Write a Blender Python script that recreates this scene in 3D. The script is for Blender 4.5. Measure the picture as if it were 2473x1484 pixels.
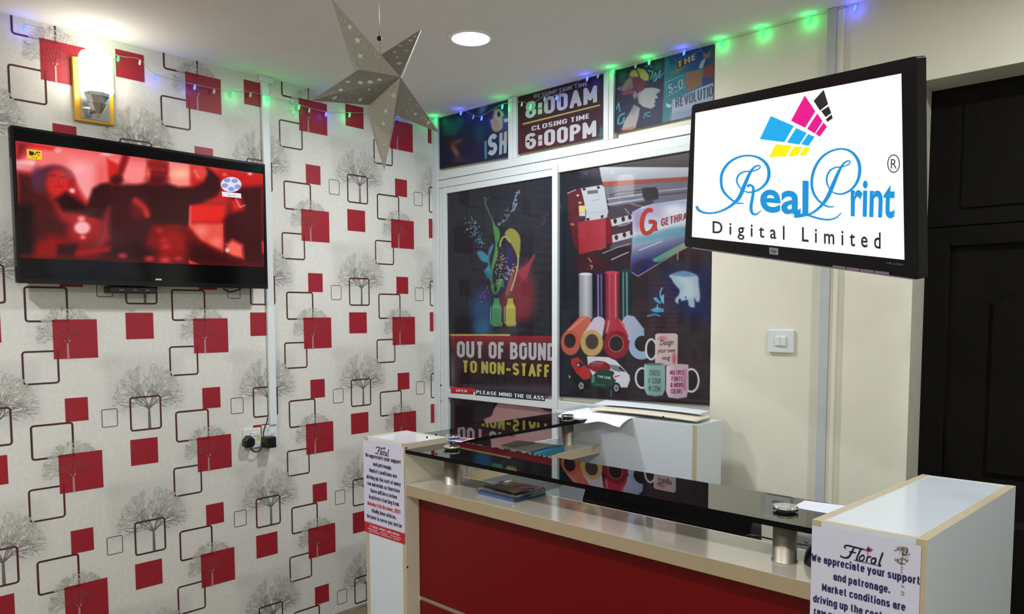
import bpy, bmesh, math, random
import numpy as np
from mathutils import Vector, Matrix
from mathutils.geometry import tessellate_polygon

for o in list(bpy.data.objects):
    bpy.data.objects.remove(o, do_unlink=True)
scene = bpy.context.scene
COL = scene.collection
PI = math.pi
W, H = 2473.0, 1484.0

# ------------------------------------------------------------------ camera
CAM_F = 1808.803                                  # focal length in pixels of a 2473 wide frame
CAM_YAW, CAM_PITCH, CAM_ROLL = 0.752413911, -0.0692411382, -0.00290488314
CAM_P = np.array([3.1715716, -3.03041526, 1.51295723])
CAM_PY = 881.812                                  # row of the optical axis (the photo is cropped at the bottom)
_f = np.array([-math.sin(CAM_YAW) * math.cos(CAM_PITCH), math.cos(CAM_YAW) * math.cos(CAM_PITCH), math.sin(CAM_PITCH)])
_r = np.cross(_f, [0, 0, 1.0]); _r /= np.linalg.norm(_r); _u = np.cross(_r, _f)
_c, _s = math.cos(CAM_ROLL), math.sin(CAM_ROLL)
CR, CU, CF = _c * _r + _s * _u, -_s * _r + _c * _u, _f
cam_data = bpy.data.cameras.new('camera')
cam = bpy.data.objects.new('camera', cam_data)
COL.objects.link(cam)
cam_data.sensor_fit = 'HORIZONTAL'
cam_data.sensor_width = 36.0
cam_data.lens = 36.0 * CAM_F / W
cam_data.shift_y = (CAM_PY - H / 2) / W
cam_data.clip_start = 0.02
M4 = Matrix.Identity(4)
for i in range(3):
    M4[i][0], M4[i][1], M4[i][2], M4[i][3] = CR[i], CU[i], -CF[i], CAM_P[i]
cam.matrix_world = M4
scene.camera = cam

# ------------------------------------------------------------------ view, world, main lights
scene.view_settings.view_transform = 'Standard'
scene.view_settings.look = 'None'
scene.view_settings.exposure = 0.0
scene.view_settings.gamma = 1.0
scene.view_settings.use_curve_mapping = False
world = bpy.data.worlds.new('world'); scene.world = world
world.use_nodes = True
world.node_tree.nodes['Background'].inputs[0].default_value = (0.8, 0.9, 1.0, 1)
world.node_tree.nodes['Background'].inputs[1].default_value = 0.02

ZC = 2.575           # ceiling
YW = -0.271          # back wall plane (sliding partition, door)
DOWNLIGHTS = [(1.03, -0.97), (1.03, -3.2), (3.35, -0.97), (3.35, -3.3), (2.2, -4.2)]  # last one is an unseen fill lamp, added to brighten the desk front
DOWN_W = (22.0, 26.0, 20.0, 25.0, 13.0)
DOWN_COL = (0.955, 0.99, 1.0)
SCONCE_W = 1.3
LED_W = 0.055


def lamp(name, kind, loc, power, color, size=0.1, parent=None, rot=(0, 0, 0)):
    d = bpy.data.lights.new(name, kind)
    d.energy = power
    d.color = color
    if kind == 'AREA':
        d.shape = 'DISK'; d.size = size
    else:
        d.shadow_soft_size = size
    o = bpy.data.objects.new(name, d)
    COL.objects.link(o)
    o.location = loc; o.rotation_euler = rot
    if parent: o.parent = parent
    return o


# ------------------------------------------------------------------ colour and materials
def lin(c):
    c = np.asarray(c, float) / 255.0
    return np.where(c <= 0.04045, c / 12.92, ((c + 0.055) / 1.055) ** 2.4)


def rgb(*c):
    l = lin(c)
    return (float(l[0]), float(l[1]), float(l[2]), 1.0)


MATS = {}


def mat(name, color=(200, 200, 200), rough=0.5, metal=0.0, coat=0.0, spec=0.5, noise=0.0, nscale=40.0, bump=0.0, stretch=None, emit=None, estr=1.0):
    if name in MATS: return MATS[name]
    m = bpy.data.materials.new(name); m.use_nodes = True
    nt = m.node_tree; b = nt.nodes['Principled BSDF']
    b.inputs['Base Color'].default_value = rgb(*color)
    b.inputs['Roughness'].default_value = rough
    b.inputs['Metallic'].default_value = metal
    b.inputs['Coat Weight'].default_value = coat
    b.inputs['Coat Roughness'].default_value = 0.06
    b.inputs['Specular IOR Level'].default_value = spec
    if noise or bump:
        tc = nt.nodes.new('ShaderNodeTexCoord'); n = nt.nodes.new('ShaderNodeTexNoise')
        n.inputs['Scale'].default_value = nscale; n.inputs['Detail'].default_value = 5
        src = tc.outputs['Object']
        if stretch:
            mp = nt.nodes.new('ShaderNodeMapping'); mp.inputs['Scale'].default_value = stretch
            nt.links.new(src, mp.inputs[0]); src = mp.outputs[0]
        nt.links.new(src, n.inputs['Vector'])
        if noise:
            r = nt.nodes.new('ShaderNodeMapRange')
            r.inputs['From Min'].default_value = 0.3; r.inputs['From Max'].default_value = 0.7
            r.inputs['To Min'].default_value = 1 - noise; r.inputs['To Max'].default_value = 1 + noise
            mx = nt.nodes.new('ShaderNodeMix'); mx.data_type = 'RGBA'; mx.blend_type = 'MULTIPLY'
            mx.inputs[0].default_value = 1.0
            mx.inputs[6].default_value = rgb(*color)
            nt.links.new(n.outputs['Fac'], r.inputs['Value'])
            nt.links.new(r.outputs[0], mx.inputs[7])
            nt.links.new(mx.outputs[2], b.inputs['Base Color'])
        if bump:
            bp = nt.nodes.new('ShaderNodeBump'); bp.inputs['Strength'].default_value = bump; bp.inputs['Distance'].default_value = 0.002
            nt.links.new(n.outputs['Fac'], bp.inputs['Height']); nt.links.new(bp.outputs[0], b.inputs['Normal'])
    if emit is not None:
        b.inputs['Emission Color'].default_value = rgb(*emit)
        b.inputs['Emission Strength'].default_value = estr
    MATS[name] = m
    return m


def print_mat(name, rough=0.35, coat=0.0, grain=0.0, gscale=120.0, emission=0.0, spec=0.35):
    """A printed surface: its ink is the mesh's own colour attribute."""
    if name in MATS: return MATS[name]
    m = bpy.data.materials.new(name); m.use_nodes = True
    nt = m.node_tree; b = nt.nodes['Principled BSDF']
    a = nt.nodes.new('ShaderNodeAttribute'); a.attribute_name = 'ink'
    out = a.outputs['Color']
    if grain:
        tc = nt.nodes.new('ShaderNodeTexCoord'); n = nt.nodes.new('ShaderNodeTexNoise')
        n.inputs['Scale'].default_value = gscale; n.inputs['Detail'].default_value = 6; n.inputs['Roughness'].default_value = 0.65
        r = nt.nodes.new('ShaderNodeMapRange')
        r.inputs['From Min'].default_value = 0.3; r.inputs['From Max'].default_value = 0.7
        r.inputs['To Min'].default_value = 1 - grain; r.inputs['To Max'].default_value = 1 + grain
        mx = nt.nodes.new('ShaderNodeMix'); mx.data_type = 'RGBA'; mx.blend_type = 'MULTIPLY'; mx.inputs[0].default_value = 1.0
        nt.links.new(tc.outputs['Object'], n.inputs['Vector'])
        nt.links.new(n.outputs['Fac'], r.inputs['Value'])
        nt.links.new(out, mx.inputs[6]); nt.links.new(r.outputs[0], mx.inputs[7])
        out = mx.outputs[2]
    if emission:
        b.inputs['Base Color'].default_value = (0.006, 0.006, 0.007, 1)
        nt.links.new(out, b.inputs['Emission Color'])
        b.inputs['Emission Strength'].default_value = emission
    else:
        nt.links.new(out, b.inputs['Base Color'])
    b.inputs['Roughness'].default_value = rough
    b.inputs['Coat Weight'].default_value = coat
    b.inputs['Coat Roughness'].default_value = 0.03
    b.inputs['Specular IOR Level'].default_value = spec
    MATS[name] = m
    return m


def tinted_glass(name, tint, rough=0.0, ior=1.5, refl=1.0):
    if name in MATS: return MATS[name]
    m = bpy.data.materials.new(name); m.use_nodes = True
    nt = m.node_tree; nt.nodes.clear()
    o = nt.nodes.new('ShaderNodeOutputMaterial'); mix = nt.nodes.new('ShaderNodeMixShader')
    fr = nt.nodes.new('ShaderNodeFresnel'); fr.inputs['IOR'].default_value = ior
    t = nt.nodes.new('ShaderNodeBsdfTransparent'); t.inputs[0].default_value = tint
    g = nt.nodes.new('ShaderNodeBsdfGlossy'); g.inputs['Roughness'].default_value = rough
    g.inputs[0].default_value = (refl, refl, refl, 1)
    nt.links.new(fr.outputs[0], mix.inputs[0]); nt.links.new(t.outputs[0], mix.inputs[1]); nt.links.new(g.outputs[0], mix.inputs[2])
    nt.links.new(mix.outputs[0], o.inputs[0])
    MATS[name] = m
    return m


# ------------------------------------------------------------------ objects
def link(o, parent=None):
    COL.objects.link(o)
    if parent: o.parent = parent
    return o


def tag(o, label=None, cat=None, group=None, kind=None):
    if label: o['label'] = label
    if cat: o['category'] = cat
    if group: o['group'] = group
    if kind: o['kind'] = kind
    return o


def empty(name, loc, label=None, cat=None, group=None, kind=None, rot=(0, 0, 0)):
    o = bpy.data.objects.new(name, None)
    o.empty_display_size = 0.05
    link(o); o.location = loc; o.rotation_euler = rot
    return tag(o, label, cat, group, kind)


class MB:
    """Collects shapes in world (or local) coordinates and links them as ONE mesh object."""
    def __init__(self):
        self.v = []; self.f = []; self.m = []; self.sm = []

    def add(self, vs, fs, mi=0, smooth=False):
        o = len(self.v)
        self.v += [tuple(map(float, p)) for p in vs]
        for k, f in enumerate(fs):
            self.f.append([o + i for i in f])
            self.m.append(mi[k] if isinstance(mi, (list, tuple)) else mi)
            self.sm.append(smooth)
        return self

    def box(self, x0, x1, y0, y1, z0, z1, mi=0):
        """mi: one slot or six (-x, +x, -y, +y, -z, +z)"""
        vs = [(x, y, z) for x in (x0, x1) for y in (y0, y1) for z in (z0, z1)]
        fs = [(0, 1, 3, 2), (4, 6, 7, 5), (0, 4, 5, 1), (2, 3, 7, 6), (0, 2, 6, 4), (1, 5, 7, 3)]
        return self.add(vs, fs, mi)

    def prism(self, poly, z0, z1, mi=0):
        """poly: list of (x, y), counter-clockwise"""
        n = len(poly)
        vs = [(x, y, z0) for x, y in poly] + [(x, y, z1) for x, y in poly]
        fs = [tuple(range(n))[::-1], tuple(range(n, 2 * n))]
        for i in range(n):
            j = (i + 1) % n
            fs.append((i, j, n + j, n + i))
        return self.add(vs, fs, mi)

    def lathe(self, prof, axis_p=(0, 0, 0), axis=(0, 0, 1), n=32, mi=0, smooth=True, cap=True):
        """prof: (radius, height) pairs along axis"""
        ax = Vector(axis).normalized()
        a = ax.orthogonal().normalized(); b = ax.cross(a)
        P0 = Vector(axis_p); vs = []; fs = []
        for r, h in prof:
            for k in range(n):
                t = 2 * PI * k / n
                vs.append(P0 + ax * h + (a * math.cos(t) + b * math.sin(t)) * r)
        for i in range(len(prof) - 1):
            for k in range(n):
                j = (k + 1) % n
                fs.append((i * n + k, i * n + j, (i + 1) * n + j, (i + 1) * n + k))
        self.add(vs, fs, mi, smooth)
        if cap:
            base = [tuple(range(n))[::-1], tuple(range((len(prof) - 1) * n, len(prof) * n))]
            self.add(vs, base, mi, False)
        return self

    def tube(self, pts, r, n=8, mi=0, closed=False):
        pts = [Vector(p) for p in pts]
        vs = []; fs = []; N = len(pts)
        prev = None
        for i, p in enumerate(pts):
            if closed: d = pts[(i + 1) % N] - pts[i - 1]
            else: d = pts[min(i + 1, N - 1)] - pts[max(i - 1, 0)]
            d.normalize()
            if prev is None: a = d.orthogonal().normalized()
            else:
                a = prev - d * prev.dot(d)
                a = a.normalized() if a.length > 1e-6 else d.orthogonal().normalized()
            prev = a; b = d.cross(a)
            rr = r[i] if isinstance(r, (list, tuple)) else r
            for k in range(n):
                t = 2 * PI * k / n
                vs.append(p + (a * math.cos(t) + b * math.sin(t)) * rr)
        for i in range(N if closed else N - 1):
            j = (i + 1) % N
            for k in range(n):
                l = (k + 1) % n
                fs.append((i * n + k, i * n + l, j * n + l, j * n + k))
        self.add(vs, fs, mi, True)
        if not closed:
            self.add(vs, [tuple(range(n))[::-1], tuple(range((N - 1) * n, N * n))], mi)
        return self

    def ball(self, c, rx, ry=None, rz=None, n=16, mi=0):
        ry = ry or rx; rz = rz or rx
        vs = []; fs = []; m = n // 2
        for i in range(m + 1):
            ph = PI * i / m
            for k in range(n):
                t = 2 * PI * k / n
                vs.append((c[0] + rx * math.sin(ph) * math.cos(t), c[1] + ry * math.sin(ph) * math.sin(t), c[2] + rz * math.cos(ph)))
        for i in range(m):
            for k in range(n):
                j = (k + 1) % n
                fs.append((i * n + k, (i + 1) * n + k, (i + 1) * n + j, i * n + j))
        return self.add(vs, fs, mi, True)

    def build(self, name, mats, parent=None, bevel=0.0, seg=2, origin=None):
        if not isinstance(mats, (list, tuple)): mats = [mats]
        me = bpy.data.meshes.new(name)
        off = Vector((0, 0, 0))
        if parent is not None:
            off = world_loc(parent)
        elif origin is not None:
            off = Vector(origin)
        me.from_pydata([Vector(p) - off for p in self.v], [], self.f)
        for m in mats: me.materials.append(m)
        me.polygons.foreach_set('material_index', self.m)
        me.polygons.foreach_set('use_smooth', self.sm)
        bm = bmesh.new(); bm.from_mesh(me)
        bmesh.ops.remove_doubles(bm, verts=bm.verts, dist=1e-6)
        bmesh.ops.recalc_face_normals(bm, faces=bm.faces)
        bm.to_mesh(me); bm.free()
        o = bpy.data.objects.new(name, me)
        link(o, parent)
        if parent is None: o.location = off
        if bevel:
            b = o.modifiers.new('bevel', 'BEVEL'); b.width = bevel; b.segments = seg; b.limit_method = 'ANGLE'; b.angle_limit = math.radians(40)
        return o


def world_loc(o):
    v = Vector((0, 0, 0))
    while o is not None:
        v += o.location; o = o.parent
    return v


# ------------------------------------------------------------------ pixels of the photo -> points of a plane in the room
def rays(px, py):
    px = np.asarray(px, float)[..., None]; py = np.asarray(py, float)[..., None]
    return CF + CR * (px - W / 2) / CAM_F - CU * (py - CAM_PY) / CAM_F


def on_axis(ax, val, sign):
    """unprojector onto the plane axis=val; layers are lifted by sign*off"""
    def f(px, py, off=0.0):
        d = rays(px, py); t = (val + sign * off - CAM_P[ax]) / d[..., ax]
        return CAM_P + d * t[..., None]
    return f


def on_plane(p0, n):
    p0 = np.asarray(p0, float); n = np.asarray(n, float); n = n / np.linalg.norm(n)

    def f(px, py, off=0.0):
        d = rays(px, py); t = ((p0 - CAM_P) @ n + off) / (d @ n)
        return CAM_P + d * t[..., None]
    return f


def at(px, py, ax, val):
    d = rays(px, py)
    return CAM_P + d * ((val - CAM_P[ax]) / d[ax])


def to_px(x, y, z):
    d = np.array([x, y, z]) - CAM_P; k = d @ CF
    return (W / 2 + CAM_F * (d @ CR) / k, CAM_PY - CAM_F * (d @ CU) / k)


# ------------------------------------------------------------------ lettering
_TXT = {}


def text_poly(s, bold=0.0, space=1.0, shear=0.0):
    key = (s, bold, space, shear)
    if key in _TXT: return _TXT[key]

    def run(body):
        cu = bpy.data.curves.new('t', 'FONT'); cu.body = body; cu.offset = bold; cu.space_character = space; cu.shear = shear
        cu.resolution_u = 4; cu.dimensions = '2D'; cu.fill_mode = 'FRONT'
        o = bpy.data.objects.new('t', cu); COL.objects.link(o)
        dg = bpy.context.evaluated_depsgraph_get(); dg.update()
        me = bpy.data.meshes.new_from_object(o.evaluated_get(dg))
        v = np.array([x.co[:2] for x in me.vertices]).reshape(-1, 2); f = [list(p.vertices) for p in me.polygons]
        bpy.data.objects.remove(o); bpy.data.curves.remove(cu); bpy.data.meshes.remove(me)
        return v, f
    h, _ = run('H')
    v, f = run(s)
    y0, y1 = h[:, 1].min(), h[:, 1].max()
    v = np.stack([(v[:, 0] - v[:, 0].min()) / (np.ptp(v[:, 0]) + 1e-9), (v[:, 1] - y0) / (y1 - y0)], 1)
    _TXT[key] = (v, f)
    return v, f


def _arc(cx, cy, rx, ry, a0, a1, n=10):
    return [(cx + rx * math.cos(math.radians(a0 + (a1 - a0) * k / n)), cy + ry * math.sin(math.radians(a0 + (a1 - a0) * k / n))) for k in range(n + 1)]


XH = 0.74
_O = lambda w, h, y=0.0: _arc(w / 2, y + h / 2, w / 2, h / 2, 90, 450, 20)
_RO = lambda w, h, r=0.2: [(w, h - r)] + _arc(w - r, h - r, r, r, 0, 90, 5) + _arc(r, h - r, r, r, 90, 180, 5) + _arc(r, r, r, r, 180, 270, 5) + _arc(w - r, r, r, r, 270, 360, 5) + [(w, h - r)]
_S = lambda w, h: _arc(w / 2, h * .74, w / 2, h * .26, 20, 270, 10) + _arc(w / 2, h * .25, w / 2, h * .25, 90, -160, 10)
GL = {
    'A': (.46, [[(0, 0), (.23, 1), (.46, 0)], [(.08, .28), (.38, .28)]]), 'B': (.40, [[(0, 0), (0, 1)], [(0, 1), (.2, 1)] + _arc(.2, .76, .18, .24, 90, -90, 8) + [(0, .52)], [(0, .52), (.2, .52)] + _arc(.2, .26, .21, .26, 90, -90, 8) + [(0, 0)]]),
    'C': (.40, [_arc(.2, .8, .2, .2, 0, 180, 8) + _arc(.2, .2, .2, .2, 180, 360, 8)]), 'D': (.40, [[(0, 0), (0, 1), (.18, 1)] + _arc(.18, .78, .22, .22, 90, 0, 6) + _arc(.18, .22, .22, .22, 0, -90, 6) + [(0, 0)]]),
    'E': (.34, [[(.34, 1), (0, 1), (0, 0), (.34, 0)], [(0, .52), (.30, .52)]]), 'F': (.34, [[(.34, 1), (0, 1), (0, 0)], [(0, .50), (.30, .50)]]),
    'G': (.42, [_arc(.21, .8, .21, .2, 0, 180, 8) + _arc(.21, .2, .21, .2, 180, 360, 8) + [(.42, .46), (.24, .46)]]), 'H': (.40, [[(0, 0), (0, 1)], [(.4, 0), (.4, 1)], [(0, .52), (.4, .52)]]), 'I': (0.0, [[(0, 0), (0, 1)]]),
    'K': (.40, [[(0, 0), (0, 1)], [(.4, 1), (.03, .45)], [(.13, .58), (.4, 0)]]), 'L': (.32, [[(0, 1), (0, 0), (.32, 0)]]), 'M': (.56, [[(0, 0), (0, 1), (.28, .22), (.56, 1), (.56, 0)]]), 'N': (.42, [[(0, 0), (0, 1), (.42, 0), (.42, 1)]]),
    'O': (.42, [_RO(.42, 1, .2)]), 'P': (.40, [[(0, 0), (0, 1), (.2, 1)] + _arc(.18, .74, .22, .26, 90, -90, 8) + [(0, .48)]]), 'R': (.40, [[(0, 0), (0, 1), (.2, 1)] + _arc(.18, .75, .22, .25, 90, -90, 8) + [(0, .5)], [(.2, .5), (.42, 0)]]),
    'S': (.40, [_S(.40, 1)]), 'T': (.42, [[(0, 1), (.42, 1)], [(.21, 1), (.21, 0)]]), 'U': (.42, [[(0, 1), (0, .2)] + _arc(.21, .2, .21, .2, 180, 360, 8) + [(.42, 1)]]), 'V': (.44, [[(0, 1), (.22, 0), (.44, 1)]]), 'W': (.66, [[(0, 1), (.16, 0), (.33, .8), (.50, 0), (.66, 1)]]), 'Y': (.44, [[(0, 1), (.22, .45), (.44, 1)], [(.22, .45), (.22, 0)]]),
    '0': (.40, [_RO(.40, 1, .19)]), '1': (.16, [[(0, .8), (.16, 1), (.16, 0)]]), '2': (.38, [_arc(.19, .78, .19, .22, 170, -30, 8) + [(0, 0), (.38, 0)]]), '5': (.38, [[(.36, 1), (.04, 1), (.02, .56)] + _arc(.17, .32, .21, .30, 110, -160, 10)]),
    '6': (.40, [_arc(.2, .3, .2, .3, 90, 450, 14), [(0, .32), (0, .75)] + _arc(.2, .8, .2, .2, 180, 20, 7)]), '8': (.40, [_arc(.2, .76, .18, .24, 90, 450, 14), _arc(.2, .26, .2, .26, 90, 450, 14)]),
    ':': (0.0, [[(0, .12), (0, .26)], [(0, .56), (0, .70)]]), '-': (.30, [[(-.06, .42), (.36, .42)]]), '.': (0.0, [[(0, 0), (0, .1)]]), ',': (.04, [[(.04, .12), (0, -.14)]]), '(': (.12, [_arc(.34, .4, .34, .65, 125, 235, 6)]), ')': (.12, [_arc(-.22, .4, .34, .65, 55, -55, 6)]),
    'a': (.38, [[(.03, .58)] + _arc(.2, .56, .18, .18, 160, 0, 7) + [(.38, 0)], [(.38, .42), (.2, .42)] + _arc(.17, .22, .17, .21, 90, 270, 7) + [(.30, .03), (.38, .14)]]),
    'b': (.40, [[(0, 0), (0, 1)], _O(.40, XH)]), 'c': (.36, [_arc(.2, .54, .2, .2, 10, 180, 7) + _arc(.2, .2, .2, .2, 180, 350, 7)]), 'd': (.40, [[(.4, 0), (.4, 1)], _O(.40, XH)]), 'e': (.38, [[(.02, .38), (.38, .38), (.38, .54)] + _arc(.19, .54, .19, .2, 0, 180, 8) + _arc(.19, .2, .19, .2, 180, 335, 7)]),
    'f': (.26, [[(.08, 0), (.08, .84)] + _arc(.24, .84, .16, .16, 180, 90, 4), [(-.02, XH), (.26, XH)]]), 'g': (.40, [_O(.40, XH), [(.4, XH), (.4, -.08)] + _arc(.2, -.08, .2, .18, 0, -150, 7)]), 'h': (.38, [[(0, 0), (0, 1)], _arc(.19, .54, .19, .2, 180, 0, 8) + [(.38, 0)]]), 'i': (0.0, [[(0, 0), (0, .66)], [(0, 1.0), (0, 1.04)]]),
    'k': (.36, [[(0, 0), (0, 1)], [(.34, XH), (.03, .34)], [(.13, .44), (.37, 0)]]), 'l': (0.0, [[(0, 0), (0, 1.02)]]), 'm': (.62, [[(0, 0), (0, XH)], _arc(.155, .56, .155, .18, 180, 0, 7) + [(.31, 0)], _arc(.465, .56, .155, .18, 180, 0, 7) + [(.62, 0)]]), 'n': (.38, [[(0, 0), (0, XH)], _arc(.19, .54, .19, .2, 180, 0, 8) + [(.38, 0)]]),
    'o': (.40, [_O(.40, XH)]), 'p': (.40, [[(0, XH), (0, -.26)], _O(.40, XH)]), 'r': (.17, [[(0, 0), (0, XH)], _arc(.2, .5, .2, .24, 180, 78, 5)]), 's': (.34, [_S(.34, XH)]), 't': (.26, [[(.09, .96), (.09, .16)] + _arc(.24, .16, .15, .16, 180, 280, 5), [(-.03, XH), (.26, XH)]]),
    'u': (.38, [[(0, XH), (0, .2)] + _arc(.19, .2, .19, .2, 180, 360, 8), [(.38, XH), (.38, 0)]]), 'v': (.38, [[(0, XH), (.19, 0), (.38, XH)]]), 'w': (.58, [[(0, XH), (.14, 0), (.29, .6), (.44, 0), (.58, XH)]]), 'y': (.38, [[(0, XH), (.19, .04)], [(.38, XH), (.12, -.26)]]),
    'O_': (.4, []), '&': (.42, [[(.42, 0), (.06, .74)] + _arc(.2, .8, .14, .2, 190, -20, 7) + [(.06, .4)] + _arc(.17, .22, .17, .22, 130, 330, 7) + [(.42, .46)]]), '@': (.5, [_O(.5, 1), _arc(.25, .5, .12, .18, 0, 360, 10)]),
}


def skel_poly(s, wt=0.2, gap=0.11, shear=0.0):
    """bold condensed lettering drawn as thick strokes; same frame as text_poly"""
    V, F = [], []
    x = 0.0
    h = wt / 2
    for ch in s:
        if ch == ' ': x += 0.30; continue
        w, strokes = GL[ch]
        for st in strokes:
            p = np.array(st, float) * [1, 1]; p[:, 0] += x
            # keep the outline of the capitals inside 0..1
            p[:, 1] = np.where(p[:, 1] >= 0, h * .8 + p[:, 1] * (1 - 1.6 * h), p[:, 1] + h * .8)
            N = len(p)
            for i in range(N - 1):
                a, b = p[i], p[i + 1]; d = b - a; L = np.hypot(*d)
                if L < 1e-6: continue
                d /= L; n = np.array([-d[1], d[0] * 0.8]) * h
                n = np.array([-d[1] * h, d[0] * h * 0.8])
                e0 = d * h * .8 * (1 if (i == 0 and abs(d[1]) > .9) else 0); e1_ = d * h * .8 * (1 if (i == N - 2 and abs(d[1]) > .9) else 0)
                k = len(V); V += [a - e0 + n, b + e1_ + n, b + e1_ - n, a - e0 - n]; F.append([k, k + 1, k + 2, k + 3])
                if i > 0:
                    k = len(V); V += [a + np.array([h * math.cos(t), h * .8 * math.sin(t)]) for t in np.linspace(0, 2 * PI, 8, endpoint=False)]; F.append(list(range(k, k + 8)))
        x += w + wt + gap
    v = np.array(V)
    if shear: v[:, 0] += v[:, 1] * shear
    v[:, 0] = (v[:, 0] - v[:, 0].min()) / np.ptp(v[:, 0])
    return v, F


def smooth_path(pts, n=6, closed=False):
    p = np.asarray(pts, float); N = len(p); out = []
    for i in range(N if closed else N - 1):
        if closed: a, b, c, d = p[i - 1], p[i], p[(i + 1) % N], p[(i + 2) % N]
        else: a, b, c, d = p[max(i - 1, 0)], p[i], p[i + 1], p[min(i + 2, N - 1)]
        for k in range(n):
            t = k / n
            out.append(0.5 * (2 * b + (c - a) * t + (2 * a - 5 * b + 4 * c - d) * t * t + (3 * b - a - 3 * c + d) * t ** 3))
    if not closed: out.append(p[-1])
    return np.array(out)


# ------------------------------------------------------------------ painting of printed pictures (ink per vertex)
def seg_dist(X, Y, pts, closed):
    d = np.full(X.shape, 1e9); n = len(pts)
    for i in range(n if closed else n - 1):
        x0, y0 = pts[i]; x1, y1 = pts[(i + 1) % n]
        dx, dy = x1 - x0, y1 - y0; L = dx * dx + dy * dy + 1e-12
        t = np.clip(((X - x0) * dx + (Y - y0) * dy) / L, 0, 1)
        d = np.minimum(d, np.hypot(X - x0 - t * dx, Y - y0 - t * dy))
    return d


def inside(X, Y, pts):
    r = np.zeros(X.shape, bool); n = len(pts)
    for i in range(n):
        x0, y0 = pts[i]; x1, y1 = pts[(i + 1) % n]
        if y0 == y1: continue
        c = ((y0 > Y) != (y1 > Y)) & (X < (x1 - x0) * (Y - y0) / (y1 - y0) + x0)
        r ^= c
    return r


class Paint:
    def __init__(self, X, Y, base):
        self.X, self.Y = X, Y
        self.c = np.tile(np.asarray(base, float), (X.size, 1)); self.fs = 1.0

    def _mix(self, idx, a, col):
        a = a[:, None]
        self.c[idx] = self.c[idx] * (1 - a) + np.asarray(col, float) * a

    def _near(self, x0, x1, y0, y1, f):
        return np.nonzero((self.X > x0 - f) & (self.X < x1 + f) & (self.Y > y0 - f) & (self.Y < y1 + f))[0]

    def poly(self, pts, col, f=6.0, a=1.0, smooth=0):
        f *= self.fs
        if smooth: pts = smooth_path(pts, smooth, True)
        p = np.asarray(pts, float)
        i = self._near(p[:, 0].min(), p[:, 0].max(), p[:, 1].min(), p[:, 1].max(), f)
        if not len(i): return self
        X, Y = self.X[i], self.Y[i]
        d = seg_dist(X, Y, p, True); d = np.where(inside(X, Y, p), -d, d)
        self._mix(i, np.clip(0.5 - d / f, 0, 1) * a, col); return self

    def ell(self, cx, cy, rx, ry, col, f=6.0, a=1.0, rot=0.0):
        f *= self.fs
        m = max(rx, ry); i = self._near(cx - m, cx + m, cy - m, cy + m, f)
        if not len(i): return self
        x, y = self.X[i] - cx, self.Y[i] - cy; c, s = math.cos(rot), math.sin(rot)
        x, y = x * c + y * s, -x * s + y * c
        d = (np.hypot(x / rx, y / ry) - 1) * min(rx, ry)
        self._mix(i, np.clip(0.5 - d / f, 0, 1) * a, col); return self

    def line(self, pts, w, col, f=5.0, a=1.0, smooth=0, closed=False):
        f *= self.fs
        if smooth: pts = smooth_path(pts, smooth, closed)
        p = np.asarray(pts, float)
        i = self._near(p[:, 0].min() - w, p[:, 0].max() + w, p[:, 1].min() - w, p[:, 1].max() + w, f)
        if not len(i): return self
        d = seg_dist(self.X[i], self.Y[i], p, closed) - w / 2
        self._mix(i, np.clip(0.5 - d / f, 0, 1) * a, col); return self

    def ramp(self, p0, p1, c0, c1, pts=None, f=6.0, a=1.0):
        """linear colour ramp from p0 to p1, inside pts"""
        idx = np.arange(self.X.size)
        if pts is not None:
            p = np.asarray(pts, float); idx = self._near(p[:, 0].min(), p[:, 0].max(), p[:, 1].min(), p[:, 1].max(), f)
            X, Y = self.X[idx], self.Y[idx]; d = seg_dist(X, Y, p, True); d = np.where(inside(X, Y, p), -d, d)
            al = np.clip(0.5 - d / f, 0, 1) * a
        else: al = np.full(idx.shape, a)
        X, Y = self.X[idx], self.Y[idx]
        dx, dy = p1[0] - p0[0], p1[1] - p0[1]
        t = np.clip(((X - p0[0]) * dx + (Y - p0[1]) * dy) / (dx * dx + dy * dy), 0, 1)[:, None]
        col = np.asarray(c0, float) * (1 - t) + np.asarray(c1, float) * t
        self.c[idx] = self.c[idx] * (1 - al[:, None]) + col * al[:, None]; return self


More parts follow.
